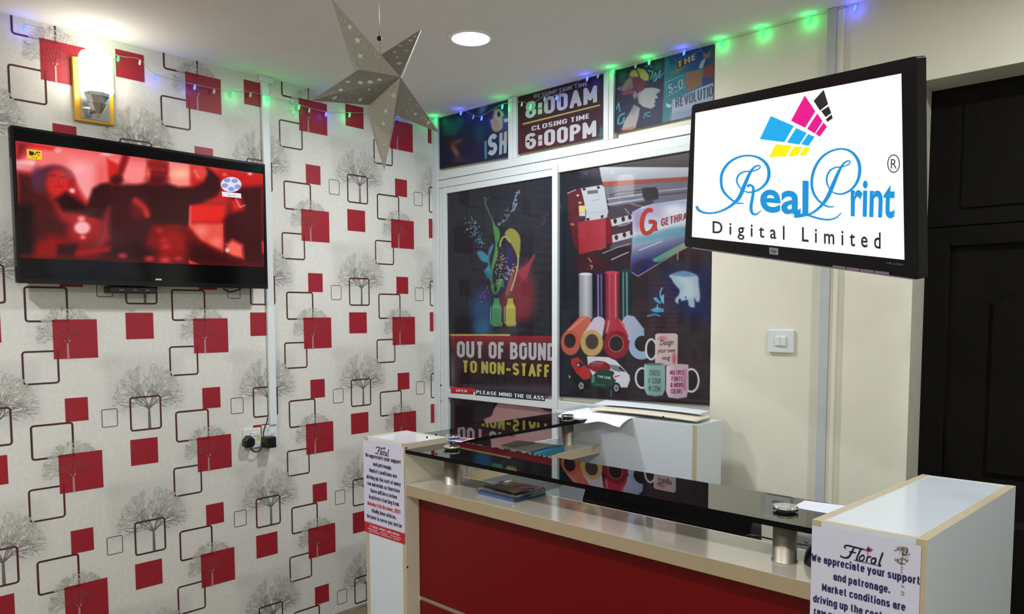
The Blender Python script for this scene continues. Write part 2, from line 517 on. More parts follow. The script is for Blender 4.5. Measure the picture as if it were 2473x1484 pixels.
class Sheet:
    """One printed surface as ONE mesh: a painted grid plus crisp lettering lifted by fractions of a millimetre."""
    LIFT = 0.0004

    def __init__(self, unproj, crop=(0, 0, 1.0)):
        self.un = unproj; self.crop = crop
        self.V = []; self.F = []; self.K = []; self.n = 0

    def px(self, x, y):
        return self.crop[0] + np.asarray(x, float) / self.crop[2], self.crop[1] + np.asarray(y, float) / self.crop[2]

    def raw(self, xy, faces, col, layer):
        layer = np.asarray(layer, float)
        xy = np.asarray(xy, float); X, Y = self.px(xy[:, 0], xy[:, 1])
        P = self.un(X, Y, layer * self.LIFT)
        k = np.asarray(col, float)
        if k.ndim == 1: k = np.tile(k, (len(xy), 1))
        self.V.append(P); self.K.append(k)
        self.F += [[self.n + i for i in f] for f in faces]
        self.n += len(xy)

    def grid(self, quad, nu, nv, base, paint=None, layer=0):
        tl, tr, br, bl = [np.asarray(q, float) for q in quad]
        s, t = np.meshgrid(np.linspace(0, 1, nu + 1), np.linspace(0, 1, nv + 1))
        s = s.ravel()[:, None]; t = t.ravel()[:, None]
        xy = (tl * (1 - s) + tr * s) * (1 - t) + (bl * (1 - s) + br * s) * t
        p = Paint(xy[:, 0], xy[:, 1], base)
        if paint: paint(p)
        w = nu + 1
        fs = [[j * w + i, j * w + i + 1, (j + 1) * w + i + 1, (j + 1) * w + i] for j in range(nv) for i in range(nu)]
        self.raw(xy, fs, p.c, layer)

    def poly(self, pts, col, layer=1):
        tri = tessellate_polygon([[Vector((float(p[0]), float(p[1]), 0)) for p in pts]])
        self.raw(pts, [list(t) for t in tri], col, layer)

    def stroke(self, pts, w, col, layer=1, smooth=0, closed=False):
        n0 = len(pts)
        if smooth:
            if isinstance(w, (list, tuple)):
                q = smooth_path([tuple(p) + (ww,) for p, ww in zip(pts, w)], smooth, closed); pts = q[:, :2]; w = q[:, 2]
            else: pts = smooth_path(pts, smooth, closed)
        p = np.asarray(pts, float); N = len(p)
        if closed: t = np.roll(p, -1, 0) - np.roll(p, 1, 0)
        else: t = np.gradient(p, axis=0)
        nn = np.stack([-t[:, 1], t[:, 0]], 1); nn /= np.linalg.norm(nn, axis=1)[:, None] + 1e-9
        ww = np.broadcast_to(np.asarray(w, float), (N,))[:, None] / 2
        v = np.concatenate([p + nn * ww, p - nn * ww])
        fs = [[i, (i + 1) % N, N + (i + 1) % N, N + i] for i in range(N if closed else N - 1)]
        self.k = (getattr(self, 'k', 0) + 1) % 15
        self.raw(v, fs, col, layer + self.k * 1.6e-5 / self.LIFT)

    def disc(self, cx, cy, rx, ry, col, layer=1, n=24):
        t = np.linspace(0, 2 * PI, n, endpoint=False)
        self.raw(np.stack([cx + rx * np.cos(t), cy + ry * np.sin(t)], 1), [list(range(n))], col, layer)

    def text(self, s, quad, col, layer=2, bold=0.0, space=1.0, shear=0.0, wt=None, gap=0.11):
        """quad: top-left, top-right, bottom-right, bottom-left of the capitals' box (bottom = baseline)"""
        v, f = skel_poly(s, wt, gap, shear) if wt else text_poly(s, bold, space, shear)
        tl, tr, br, bl = [np.asarray(q, float) for q in quad]
        u = v[:, :1]; w = 1 - v[:, 1:]
        xy = (tl * (1 - u) + tr * u) * (1 - w) + (bl * (1 - u) + br * u) * w
        lay = np.full(len(xy), float(layer))
        if wt:                                                   # strokes cross: lift them apart by microns
            for i, q in enumerate(f): lay[q] += (i % 23) * 1.6e-5 / self.LIFT
        self.raw(xy, f, col, lay)

    def build(self, name, material, parent=None, origin=None, mute=1.0):
        V = np.concatenate(self.V); K = np.concatenate(self.K)
        if mute != 1.0: g = K.mean(1, keepdims=True); K = (g + (K - g) * mute) * mute
        K = lin(K.clip(0, 255))
        off = np.array(world_loc(parent)) if parent is not None else (np.array(origin) if origin is not None else V.mean(0))
        me = bpy.data.meshes.new(name)
        me.from_pydata((V - off).tolist(), [], self.F)
        a = me.attributes.new('ink', 'FLOAT_COLOR', 'POINT')
        a.data.foreach_set('color', np.concatenate([K, np.ones((len(K), 1))], 1).ravel().astype(np.float32))
        me.materials.append(material); me.update()
        o = bpy.data.objects.new(name, me); link(o, parent)
        if parent is None: o.location = off
        return o
# ================================================================== the room
M_white_paint = mat('ceiling_paint', (226, 225, 222), 0.85, noise=0.015, nscale=8)
M_cream_paint = mat('cream_wall_paint', (222, 219, 203), 0.55, noise=0.03, nscale=7, bump=0.06)
M_reveal = mat('reveal_plaster', (190, 189, 176), 0.75, noise=0.05, nscale=25, bump=0.15)
M_alu = mat('white_powder_coated_aluminium', (206, 212, 216), 0.28, coat=0.2)
M_rubber = mat('black_gasket', (25, 26, 28), 0.6)
M_pvc = mat('white_pvc', (214, 219, 221), 0.35)
M_pvc_grey = mat('grey_white_pvc', (184, 190, 190), 0.4, noise=0.04, nscale=20)
M_black = mat('black_plastic', (12, 12, 14), 0.35)
M_black_gloss = mat('glossy_black_plastic', (10, 9, 13), 0.08, coat=0.5)
M_steel = mat('brushed_steel', (206, 196, 184), 0.5, metal=1.0, noise=0.10, nscale=60, stretch=(30, 30, 0.6))
M_chrome = mat('chrome', (225, 226, 228), 0.08, metal=1.0)
M_white_lam = mat('white_laminate', (206, 213, 222), 0.12, coat=0.3)
M_cream_lam = mat('cream_laminate', (234, 227, 210), 0.14, coat=0.9, noise=0.015, nscale=10)
M_cream_edge = mat('cream_edge_band', (182, 168, 140), 0.4, noise=0.04, nscale=30)
M_red_lam = mat('red_laminate', (106, 5, 11), 0.3, spec=0.25)
M_door = mat('dark_brown_door_stain', (14, 11, 9), 0.6, spec=0.12, noise=0.25, nscale=14, stretch=(8, 8, 0.6))
M_paper = mat('white_paper', (228, 230, 235), 0.6)

FLOOR_X1, FLOOR_Y0 = 4.5, -4.7


def floor_material():
    m = bpy.data.materials.new('beige_floor_tiles'); m.use_nodes = True
    nt = m.node_tree; b = nt.nodes['Principled BSDF']
    tc = nt.nodes.new('ShaderNodeTexCoord'); br = nt.nodes.new('ShaderNodeTexBrick')
    br.offset = 0.0; br.inputs['Scale'].default_value = 1.0
    br.inputs['Brick Width'].default_value = 0.4; br.inputs['Row Height'].default_value = 0.4; br.inputs['Mortar Size'].default_value = 0.004
    br.inputs['Color1'].default_value = rgb(118, 104, 80); br.inputs['Color2'].default_value = rgb(110, 97, 76); br.inputs['Mortar'].default_value = rgb(90, 82, 70)
    nt.links.new(tc.outputs['Object'], br.inputs['Vector']); nt.links.new(br.outputs['Color'], b.inputs['Base Color'])
    b.inputs['Roughness'].default_value = 0.25
    return m


mb = MB(); mb.box(-0.1, FLOOR_X1, FLOOR_Y0, 0.1, -0.08, 0.0)
tag(mb.build('floor', floor_material(), origin=(0, 0, 0)), kind='structure')
mb = MB(); mb.box(-0.1, FLOOR_X1, FLOOR_Y0, 0.1, ZC, ZC + 0.08)
tag(mb.build('ceiling', M_white_paint, origin=(0, 0, ZC)), kind='structure')
mb = MB(); mb.box(FLOOR_X1, FLOOR_X1 + 0.1, FLOOR_Y0 - 0.1, 0.1, 0, ZC)
tag(mb.build('wall_right', M_cream_paint), kind='structure')
mb = MB(); mb.box(-0.1, FLOOR_X1, FLOOR_Y0 - 0.1, FLOOR_Y0, 0, ZC)
tag(mb.build('wall_front', M_cream_paint), kind='structure')

# back wall: recessed behind the sliding partition, plastered to its right, with a door opening
DX0, DX1, DZ1, DD = 2.428, 3.36, 2.268, 0.15
mb = MB()
mb.box(0.0, 1.689, YW + 0.02, YW + DD, 0, ZC)
mb.box(1.689, DX0, YW, YW + DD, 0, ZC, (0, 1, 0, 0, 0, 0))
mb.box(DX0, DX1, YW, YW + DD, DZ1, ZC, (0, 0, 0, 0, 1, 0))
mb.box(DX1, FLOOR_X1, YW, YW + DD, 0, ZC, (1, 0, 0, 0, 0, 0))
tag(mb.build('wall_back', [M_cream_paint, M_reveal]), kind='structure')

# dark panelled door with a blind panel over it
d1 = empty('door_1', (DX0, YW + DD, 0), kind='structure')
mb = MB(); y0, y1 = YW + DD, YW + DD + 0.05
mb.box(DX0 - 0.02, DX0 + 0.075, y0 - 0.01, y1, 0, 1.80); mb.box(DX1 - 0.075, DX1 + 0.02, y0 - 0.01, y1, 0, 1.80); mb.box(DX0 + 0.075, DX1 - 0.075, y0 - 0.01, y1, 1.735, 1.80)
mb.build('door_frame', M_door, d1, bevel=0.004)
mb = MB(); mb.box(DX0 - 0.02, DX1 + 0.02, y0 + 0.002, y1, 1.803, DZ1 + 0.02); mb.box(DX0 + 0.1, DX1 - 0.1, y0 - 0.006, y0 + 0.002, 1.86, DZ1 - 0.06)
mb.build('over_panel', M_door, d1, bevel=0.004)
mb = MB(); mb.box(DX0 + 0.075, DX1 - 0.075, y0 + 0.012, y1, 0.005, 1.735)
mb.build('door_leaf', M_door, d1)
for (za, zb) in ((0.95, 1.6), (0.12, 0.82)):
    for (xa, xb) in ((DX0 + 0.19, DX0 + 0.44), (DX0 + 0.50, DX0 + 0.75)):
        mb = MB(); n = 12
        top = [(xa + (xb - xa) * k / n, zb - 0.05 + 0.05 * math.sin(PI * k / n)) for k in range(n + 1)]
        loop = [(xa, za), (xb, za)] + top[::-1]
        vs = [(x, y0 + 0.014, z) for x, z in loop]; cx, cz = (xa + xb) / 2, (za + zb) / 2
        vi = [(cx + (x - cx) * 0.86, y0 + 0.002, cz + (z - cz) * 0.93) for x, z in loop]; N = len(loop)
        mb.add(vs + vi, [(i, (i + 1) % N, N + (i + 1) % N, N + i) for i in range(N)] + [tuple(range(N, 2 * N))])
        mb.build('raised_panel', M_door, d1)

# ------------------------------------------------------------------ wall_left with its printed wallpaper
WY0, WZ0, WPY, WPZ = -2.1572, 2.5198, 0.53, 0.51322
YL0, YL1 = FLOOR_Y0, YW + 0.02
wall_un = lambda y, z, off=0.0: np.stack([np.full(np.shape(y), off), np.asarray(y, float), np.asarray(z, float)], -1)
ws = Sheet(wall_un); Sheet_L = ws


def clip(poly):
    for ax, val, sg in ((0, YL0, 1), (0, YL1, -1), (1, 0.0, 1), (1, ZC, -1)):
        out = []
        for i in range(len(poly)):
            a, b = poly[i - 1], poly[i]
            da, db = (a[ax] - val) * sg, (b[ax] - val) * sg
            if (da >= 0) != (db >= 0):
                t = da / (da - db); out.append((a[0] + (b[0] - a[0]) * t, a[1] + (b[1] - a[1]) * t))
            if db >= 0: out.append(b)
        poly = out
        if len(poly) < 3: return None
    return poly


SEG = [0]


def lifted(layer):
    SEG[0] = (SEG[0] + 1) % 8
    return layer + 0.1 + 0.1 * SEG[0]


def wq(poly, col, layer):
    c = clip([tuple(p) for p in poly])
    if c: ws.raw(c, [list(range(len(c)))], col, layer)


def round_rect(y0, y1, z0, z1, r, n=4):
    out = []
    for cy, cz, a0 in ((y1 - r, z1 - r, 0), (y0 + r, z1 - r, PI / 2), (y0 + r, z0 + r, PI), (y1 - r, z0 + r, 1.5 * PI)):
        for k in range(n + 1):
            a = a0 + PI / 2 * k / n; out.append((cy + r * math.cos(a), cz + r * math.sin(a)))
    return out


def outline(y0, y1, z0, z1, w, col, layer, r=0.013):
    o = round_rect(y0, y1, z0, z1, r); i_ = round_rect(y0 + w, y1 - w, z0 + w, z1 - w, max(r - w, 0.002))
    N = len(o)
    for k in range(N):
        j = (k + 1) % N
        wq([o[k], o[j], i_[j], i_[k]], col, layer)


def tree_segments(seed):
    """a printed winter tree: trunk, fork and a dome of fine branches; unit: height 1, base at the origin"""
    rnd = random.Random(seed); seg = [(0, 0, 0, 0.26, 0.042, 0.034, 0), (0, 0.26, 0.0, 0.33, 0.034, 0.022, 0)]

    def ok(x, y): return (x / 0.53) ** 2 + ((y - 0.42) / 0.58) ** 2 < 1.0 and y > 0.28

    def twig(x, y, a, L, w, lvl):
        for k in range(3):
            a += rnd.uniform(-0.2, 0.2); l = L / 3; x1, y1 = x + math.cos(a) * l, y + math.sin(a) * l
            if not ok(x1, y1): return
            seg.append((x, y, x1, y1, w, max(w * .8, .004), lvl)); x, y, w = x1, y1, max(w * .8, .004)
            if lvl < 3 and rnd.random() < (0.9 if lvl == 1 else 0.45):
                twig(x, y, a + rnd.choice((1, -1)) * rnd.uniform(0.3, 0.65), L * rnd.uniform(0.45, 0.65), max(w * .7, .004), lvl + 1)

    def limb(x, y, a0, a1, L, w, n=8):
        for k in range(n):
            t = k / (n - 1); a = a0 + (a1 - a0) * min(1, t * 1.6) + rnd.uniform(-0.10, 0.10)
            x1, y1 = x + math.cos(a) * L / n, y + math.sin(a) * L / n
            if not ok(x1, y1) and k > 1: return
            w1 = max(w * .86, .0045); seg.append((x, y, x1, y1, w, w1, 0)); x, y, w = x1, y1, w1
            if k >= 1:
                for sg in (1, -1):
                    if rnd.random() < 0.8: twig(x, y, a + sg * rnd.uniform(0.35, 0.7), rnd.uniform(0.14, 0.22) * (1.1 - .4 * t), max(w * .6, .004), 1)
    D = math.radians
    for a0, a1, L, w in ((80, 78, .66, .018), (101, 103, .66, .018), (64, 48, .62, .016), (117, 133, .62, .016), (50, 24, .56, .015), (130, 157, .56, .015), (40, 4, .50, .013), (140, 177, .50, .013), (72, 62, .64, .012), (108, 119, .64, .012)):
        limb(0, 0.30, D(a0 + rnd.uniform(-4, 4)), D(a1 + rnd.uniform(-4, 4)), L, w)
    return seg


TREE_A, TREE_B = tree_segments(4), tree_segments(9)
G_DARK, G_MID, G_PALE = (128, 125, 121), (158, 155, 150), (182, 179, 173)


def wp_paint(p):
    for i in range(-5, 5):
        for j in range(-1, 6):
            y, z = WY0 + WPY * i, WZ0 - WPZ * j
            p.poly([(y + 0.172, z - 0.147), (y + 0.481, z - 0.147), (y + 0.481, z - 0.383), (y + 0.172, z - 0.383)], (194, 192, 188), 0.03, 0.55)
            p.ell(y + 0.337, z - 0.30, 0.138, 0.118, (188, 187, 184), 0.05, 0.28)
            p.ell(y + 0.045, z - 0.06, 0.115, 0.10, (188, 186, 182), 0.05, 0.35)
            p.ell(y + 0.20, z - 0.17, 0.06, 0.03, (192, 190, 186), 0.03, 0.5)
    yy = np.arange(p.X.size)
    s = np.mod((p.X - (WY0 + 0.165)) / WPY, 1.0)
    i = np.nonzero(s < 0.012)[0]; p._mix(i, np.full(len(i), 0.25), (196, 180, 172))


ws.grid([(YL0, ZC), (YL1, ZC), (YL1, 0), (YL0, 0)], 370, 215, (212, 210, 205), wp_paint)
MAROON, RED = (74, 40, 42), (150, 32, 46)
for i in range(-5, 5):
    for j in range(-1, 6):
        y, z = WY0 + WPY * i, WZ0 - WPZ * j
        if y > YL1 or y + 0.6 < YL0: continue
        q = lambda a, b, c, d, e, f=None: wq([(y + a, z + b), (y + c, z + b), (y + c, z + d), (y + a, z + d)], e, f or 1)
        outline(y - 0.089, y + 0.056, z - 0.010, z + 0.123, 0.0074, MAROON, 1)
        outline(y - 0.105, y + 0.017, z - 0.241, z - 0.115, 0.0068, MAROON, 1)
        outline(y + 0.261, y + 0.386, z - 0.455, z - 0.314, 0.0068, MAROON, 2)
        outline(y + 0.156, y + 0.216, z - 0.427, z - 0.354, 0.0032, (92, 84, 82), 1, 0.007)
        q(0.0, 0.0, 0.153, -0.149, RED, 2)
        q(0.259, 0.025, 0.366, -0.081, RED, 2)
        q(0.030, -0.300, 0.1095, -0.390, RED, 2)
        q(0.0, 0.0, 0.050, -0.012, (128, 28, 38), 3); q(0.046, 0.0, 0.056, -0.010, (110, 26, 34), 4)
        q(0.011, -0.115, 0.017, -0.149, (118, 26, 35), 3)
        for (x0, y0_, x1, y1_, w0, w1, lv) in TREE_A:
            S = 0.270; bx, bz = y + 0.337 + (0.0), z - 0.450
            a = Vector((x0, y0_)); b = Vector((x1, y1_)); t = (b - a).normalized(); n = Vector((-t.y, t.x)) * 0.5
            dist = math.hypot(x1, y1_ - 0.3)
            col = (104, 102, 99) if lv == 0 and y1_ < 0.45 else (G_DARK if dist < 0.3 else (G_MID if dist < 0.42 else G_PALE))
            m_ = max(w0, 0.0058), max(w1, 0.0058)
            wq([(bx + S * (a + n * m_[0]).x, bz + S * (a + n * m_[0]).y), (bx + S * (b + n * m_[1]).x, bz + S * (b + n * m_[1]).y),
                (bx + S * (b - n * m_[1]).x, bz + S * (b - n * m_[1]).y), (bx + S * (a - n * m_[0]).x, bz + S * (a - n * m_[0]).y)], col, lifted(1))
        for (x0, y0_, x1, y1_, w0, w1, lv) in TREE_B:
            S = 0.200; bx, bz = y + 0.048, z - 0.149
            mx, mz = 0.048 + S * (x0 + x1) / 2, -0.149 + S * (y0_ + y1_) / 2
            red = 0 <= mx <= 0.153 and -0.149 <= mz <= 0
            if not red and (mz < -0.1 or mx > 0.135): continue
            if red and (math.hypot(x1, y1_ - 0.3) > 0.34 or lv > 1): continue
            a = Vector((x0, y0_)); b = Vector((x1, y1_)); t = (b - a).normalized(); n = Vector((-t.y, t.x)) * 0.5
            col = ((176, 128, 126) if y1_ < 0.36 else (158, 58, 66)) if red else G_PALE
            m_ = max(w0, 0.0075), max(w1, 0.0075)
            wq([(bx + S * (a + n * m_[0]).x, bz + S * (a + n * m_[0]).y), (bx + S * (b + n * m_[1]).x, bz + S * (b + n * m_[1]).y),
                (bx + S * (b - n * m_[1]).x, bz + S * (b - n * m_[1]).y), (bx + S * (a - n * m_[0]).x, bz + S * (a - n * m_[0]).y)], col, lifted(5 if red else 1))
Sheet_L.LIFT = 0.00012
wl = ws.build('wall_left', print_mat('wallpaper_print', 0.45, grain=0.07, gscale=70), origin=(0, 0, 0))
tag(wl, kind='structure')
# ================================================================== sliding glass partition in the back wall
win = empty('window_1', (0.0, YW, 0), kind='structure')
yf0, yf1 = YW - 0.012, YW + 0.02
mb = MB()
mb.box(0.0, 0.05, yf0, yf1, 0, ZC); mb.box(0.0, 1.689, yf0, yf1, ZC - 0.006, ZC)
mb.box(0.05, 1.689, yf0, yf1, 2.235, 2.273)                   # transom
mb.box(0.05, 1.689, yf0 + 0.004, yf1, 2.192, 2.233)           # head rail
for a, b in ((0.577, 0.606), (0.608, 0.632), (1.157, 1.184), (1.186, 1.211)):
    mb.box(a, b, yf0, yf1, 2.273, ZC)
mb.build('window_frame', M_alu, win, bevel=0.002)
mb = MB()                                                      # left sliding leaf
mb.box(0.053, 0.078, yf0 + 0.004, yf1, 0.03, 2.190); mb.box(0.082, 0.112, yf0 + 0.002, yf1, 0.03, 2.190)
mb.box(0.112, 0.866, yf0 + 0.004, yf1, 2.158, 2.190); mb.box(0.112, 0.866, yf0 + 0.002, yf1, 1.050, 1.094)
mb.box(0.112, 0.866, yf0 + 0.002, yf1, 0.03, 0.10)
mb.build('sliding_leaf', M_alu, win, bevel=0.002)
mb = MB()
mb.box(0.866, 0.899, yf0 - 0.006, yf1, 0.03, 2.205); mb.box(0.899, 1.689, yf0, yf1, 2.168, 2.192)
mb.box(0.899, 1.689, yf0, yf1, 1.05, 1.092); mb.box(0.899, 1.689, yf0, yf1, 0.03, 0.10)
mb.build('sliding_leaf', M_alu, win, bevel=0.002)
mb = MB(); mb.box(0.079, 0.0815, yf0 + 0.006, yf1, 0.03, 2.19)
mb.build('gasket', M_rubber, win)
mb = MB(); mb.box(0.06, 0.072, yf0 - 0.003, yf0 + 0.004, 1.03, 1.21)
lk = mb.build('latch', M_alu, win, bevel=0.001)
mb = MB(); mb.lathe([(0.005, 0), (0.005, 0.002)], (0.066, yf0 - 0.003, 1.115), (0, -1, 0), 12); mb.build('latch_screw', M_black, lk)

mb = MB(); mb.box(0.899, 1.689, YW + 0.003, YW + 0.012, 0.10, 1.05)
mb.build('lower_pane', mat('dark_backed_glass', (30, 30, 34), 0.08, coat=.5), win)

M_print = print_mat('vinyl_print_behind_glass', 0.35, coat=0.38, spec=0.12)
M_print_top = print_mat('vinyl_print_top_panes', 0.5, coat=0.0, spec=0.2)
back_un = on_axis(1, YW + 0.002, -1)
rnd = random.Random(3)
MUTE = 0.87          # the vinyl inks are a little dull


def cp(x0, y0, x1, y1):
    return [(x0, y0), (x1, y0), (x1, y1), (x0, y1)]


# ---- top left pane: splash artwork
CP2 = (1030, 60, 3.435)
s = Sheet(back_un, CP2)


def paint(p):
    p.ramp((110, 1200), (690, 620), (26, 28, 52), (38, 66, 116))
    p.poly([(140, 900), (150, 850), (200, 800), (290, 762), (312, 800), (285, 850), (240, 915), (160, 915)], (26, 98, 94), 40)
    p.ell(230, 985, 95, 55, (62, 36, 48), 45); p.ell(262, 968, 50, 18, (120, 72, 74), 18, rot=-.3)
    p.ell(240, 1050, 22, 55, (160, 92, 74), 26, rot=-.5); p.ell(280, 1120, 60, 22, (92, 48, 58), 30)
    p.ell(370, 1040, 70, 150, (50, 36, 78), 90, .8); p.ell(440, 900, 40, 80, (30, 84, 104), 50, .8)
    p.ell(470, 690, 26, 60, (96, 140, 158), 26, rot=.5)
    p.ell(590, 790, 60, 92, (186, 184, 176), 16); p.ell(575, 835, 36, 52, (188, 160, 134), 14)
    p.poly([(500, 740), (560, 720), (550, 780), (500, 800)], (92, 44, 60), 20); p.ell(600, 742, 12, 22, (40, 34, 44), 8)
    p.poly([(630, 760), (690, 740), (690, 1000), (640, 1010)], (60, 76, 140), 20); p.poly([(640, 780), (690, 770), (690, 800), (645, 812)], (190, 196, 214), 10)
    p.poly([(590, 930), (650, 890), (690, 900), (690, 980), (620, 1000)], (128, 48, 66), 16)
    p.poly([(480, 970), (500, 960), (500, 1110), (485, 1115)], (90, 160, 190), 10)


s.grid([(105, 738), (688, 578), (688, 1095), (108, 1198)], 150, 130, (28, 32, 60), paint)
s.text('S', [(512, 915), (590, 893), (585, 1075), (505, 1095)], (186, 204, 222), 2, wt=0.26)
s.text('H', [(606, 900), (668, 884), (664, 1062), (602, 1080)], (168, 190, 206), 2, wt=0.26)
tag(s.build('window_poster', M_print_top, mute=MUTE), 'splash artwork poster in dark blue and green in the top pane nearest the corner', 'poster')

# ---- opening hours
s = Sheet(back_un, CP2)
s.grid([(755, 553), (1482, 352), (1468, 930), (755, 1075)], 40, 30, (50, 34, 46),
       lambda p: p.ramp((1000, 1000), (1100, 480), (84, 34, 46), (48, 34, 44)).poly([(1425, 930), (1468, 800), (1470, 940)], (44, 116, 134), 12))
s.text('RESUMPTION TIME', [(890, 578), (1335, 470), (1335, 505), (890, 612)], (170, 158, 164), 2, wt=0.19)
s.text('8:00AM', [(820, 642), (1415, 498), (1415, 640), (820, 784)], (190, 190, 200), 2, wt=0.24)
s.poly([(797, 818), (1440, 660), (1440, 672), (797, 832)], (194, 176, 84), 2)
s.text('CLOSING TIME', [(872, 842), (1348, 735), (1348, 777), (872, 882)], (200, 200, 206), 2, wt=0.22)
s.text('6:00PM', [(820, 908), (1408, 790), (1408, 925), (820, 1040)], (194, 194, 202), 2, wt=0.24)
tag(s.build('hours_sign', M_print_top, mute=MUTE), 'dark maroon opening hours sign reading 8:00AM and 6:00PM in the middle top pane', 'sign')

# ---- top right pane: two pictures on one vinyl
s = Sheet(back_un, CP2)


def paint(p):
    p.poly([(1560, 300), (1978, 210), (1955, 820), (1550, 910)], (26, 28, 66), 4)
    p.ramp((1560, 500), (1980, 400), (26, 26, 62), (34, 38, 84), [(1560, 300), (1978, 210), (1955, 820), (1550, 910)])
    p.poly([(1980, 210), (2390, 90), (2390, 720), (1957, 820)], (40, 128, 148), 4)
    p.ramp((2000, 300), (2200, 200), (34, 126, 146), (24, 74, 118), [(1980, 210), (2390, 90), (2390, 330), (1975, 450)])
    G = (170, 172, 178)
    p.poly([(1620, 870), (1640, 800), (1680, 740), (1720, 660), (1770, 690), (1760, 760), (1735, 850), (1700, 870)], (166, 162, 166), 10)
    p.poly([(1745, 575), (1795, 527), (1870, 520), (1915, 528), (1945, 545), (1905, 578), (1922, 605), (1893, 618), (1902, 640), (1888, 652), (1900, 672), (1862, 698), (1800, 682), (1760, 650)], G, 9)
    p.ell(1728, 580, 16, 34, (176, 172, 178), 8)
    p.poly([(1680, 420), (1700, 380), (1760, 358), (1810, 372), (1845, 420), (1842, 462), (1790, 470), (1730, 440)], (184, 170, 92), 12)
    p.poly([(1610, 540), (1650, 470), (1700, 420), (1730, 440), (1720, 520), (1650, 570)], (150, 120, 118), 20)
    p.poly([(1700, 440), (1760, 430), (1830, 478), (1800, 540), (1770, 560), (1720, 530)], (112, 34, 74), 14)
    p.poly([(1610, 570), (1690, 530), (1730, 545), (1720, 572), (1640, 585)], (170, 50, 96), 14)
    p.line([(1740, 370), (1765, 420), (1770, 480)], 10, (80, 60, 50), 8)
    p.poly([(1612, 862), (1735, 842), (1735, 860), (1630, 880)], (196, 116, 92), 10)
    p.ell(1690, 610, 70, 120, (24, 24, 58), 50, .3)
    T = (66, 172, 200)
    p.line([(1840, 380), (1880, 390), (1860, 450)], 9, T, 6); p.line([(1880, 450), (1900, 400), (1905, 440), (1885, 470), (1910, 450), (1940, 380), (1930, 440), (1965, 400)], 9, T, 6, smooth=4)
    p.line([(1815, 350), (1850, 330), (1870, 350)], 7, (130, 150, 190), 6)
    p.line([(1640, 735), (1600, 760), (1590, 820), (1625, 810), (1640, 770)], 12, T, 6, smooth=4); p.line([(1575, 700), (1595, 650), (1605, 720)], 9, T, 6)
    p.line([(1800, 775), (1815, 730)], 7, T, 5); p.line([(1855, 725), (1825, 735), (1830, 760), (1855, 755)], 7, T, 5, smooth=3)
    p.poly([(1580, 530), (1620, 505), (1600, 545)], (130, 110, 160), 8)
    # right picture
    D = (22, 70, 92)
    p.line([(1995, 225), (2100, 290), (2030, 330), (1995, 225)], 6, D, 4); p.line([(1995, 225), (2050, 315)], 6, D, 4); p.line([(2200, 180), (2240, 150), (2280, 215), (2215, 230)], 5, (110, 150, 180), 4)
    p.poly([(2010, 400), (2060, 380), (2080, 300), (2230, 230), (2240, 290), (2140, 350), (2090, 400)], (120, 130, 70), 14)
    p.poly([(2080, 300), (2235, 228), (2240, 300), (2080, 365)], (52, 66, 52), 10)
    p.poly([(2150, 395), (2285, 370), (2290, 490), (2180, 552), (2150, 480)], (152, 108, 74), 10)
    p.poly([(2280, 300), (2320, 270), (2290, 360), (2255, 360)], (178, 178, 186), 10)
    p.poly([(2300, 350), (2382, 315), (2382, 435), (2290, 455)], (150, 62, 74), 8)
    for k in range(5): p.line([(2310 + k * 16, 345 - k * 6), (2306 + k * 16, 445 - k * 4)], 4, (110, 40, 56), 3)
    p.poly([(2285, 225), (2330, 240), (2360, 200), (2350, 270), (2300, 280)], (164, 96, 86), 12)
    p.poly([(2040, 620), (2100, 600), (2382, 470), (2382, 700), (2030, 800)], (166, 182, 214), 8)
    p.poly([(2285, 440), (2382, 440), (2382, 480), (2290, 510)], (44, 66, 140), 10)
    p.poly([(1985, 650), (2035, 665), (2020, 690), (1990, 680)], (200, 206, 206), 8)
    p.poly([(2020, 740), (2380, 640), (2380, 720), (2020, 810)], (130, 152, 190), 30, .7)


s.grid([(1570, 330), (2380, 100), (2378, 720), (1558, 900)], 230, 180, (30, 60, 100), paint)
s.text('THE', [(2085, 305), (2232, 238), (2236, 288), (2085, 355)], (190, 182, 78), 2, wt=0.22)
s.text('5-0', [(2002, 500), (2125, 445), (2130, 520), (2008, 575)], (150, 200, 204), 2, wt=0.16)
s.stroke([(1985, 480), (2130, 415), (2150, 515), (1995, 595)], 7, (130, 190, 196), 2, closed=True)
s.text('REVOLUTIO', [(2065, 612), (2375, 500), (2375, 590), (2065, 690)], (70, 84, 120), 2, wt=0.17)
tag(s.build('window_poster', M_print_top, mute=MUTE), 'dark blue and teal poster of a profile in sunglasses in the top right pane', 'poster')

# ---- poster on the left sliding leaf
CP3 = (1030, 380, 3.373)
s = Sheet(back_un, CP3)
LQ = [(165, 275), (1040, 120), (1040, 1950), (190, 1868)]


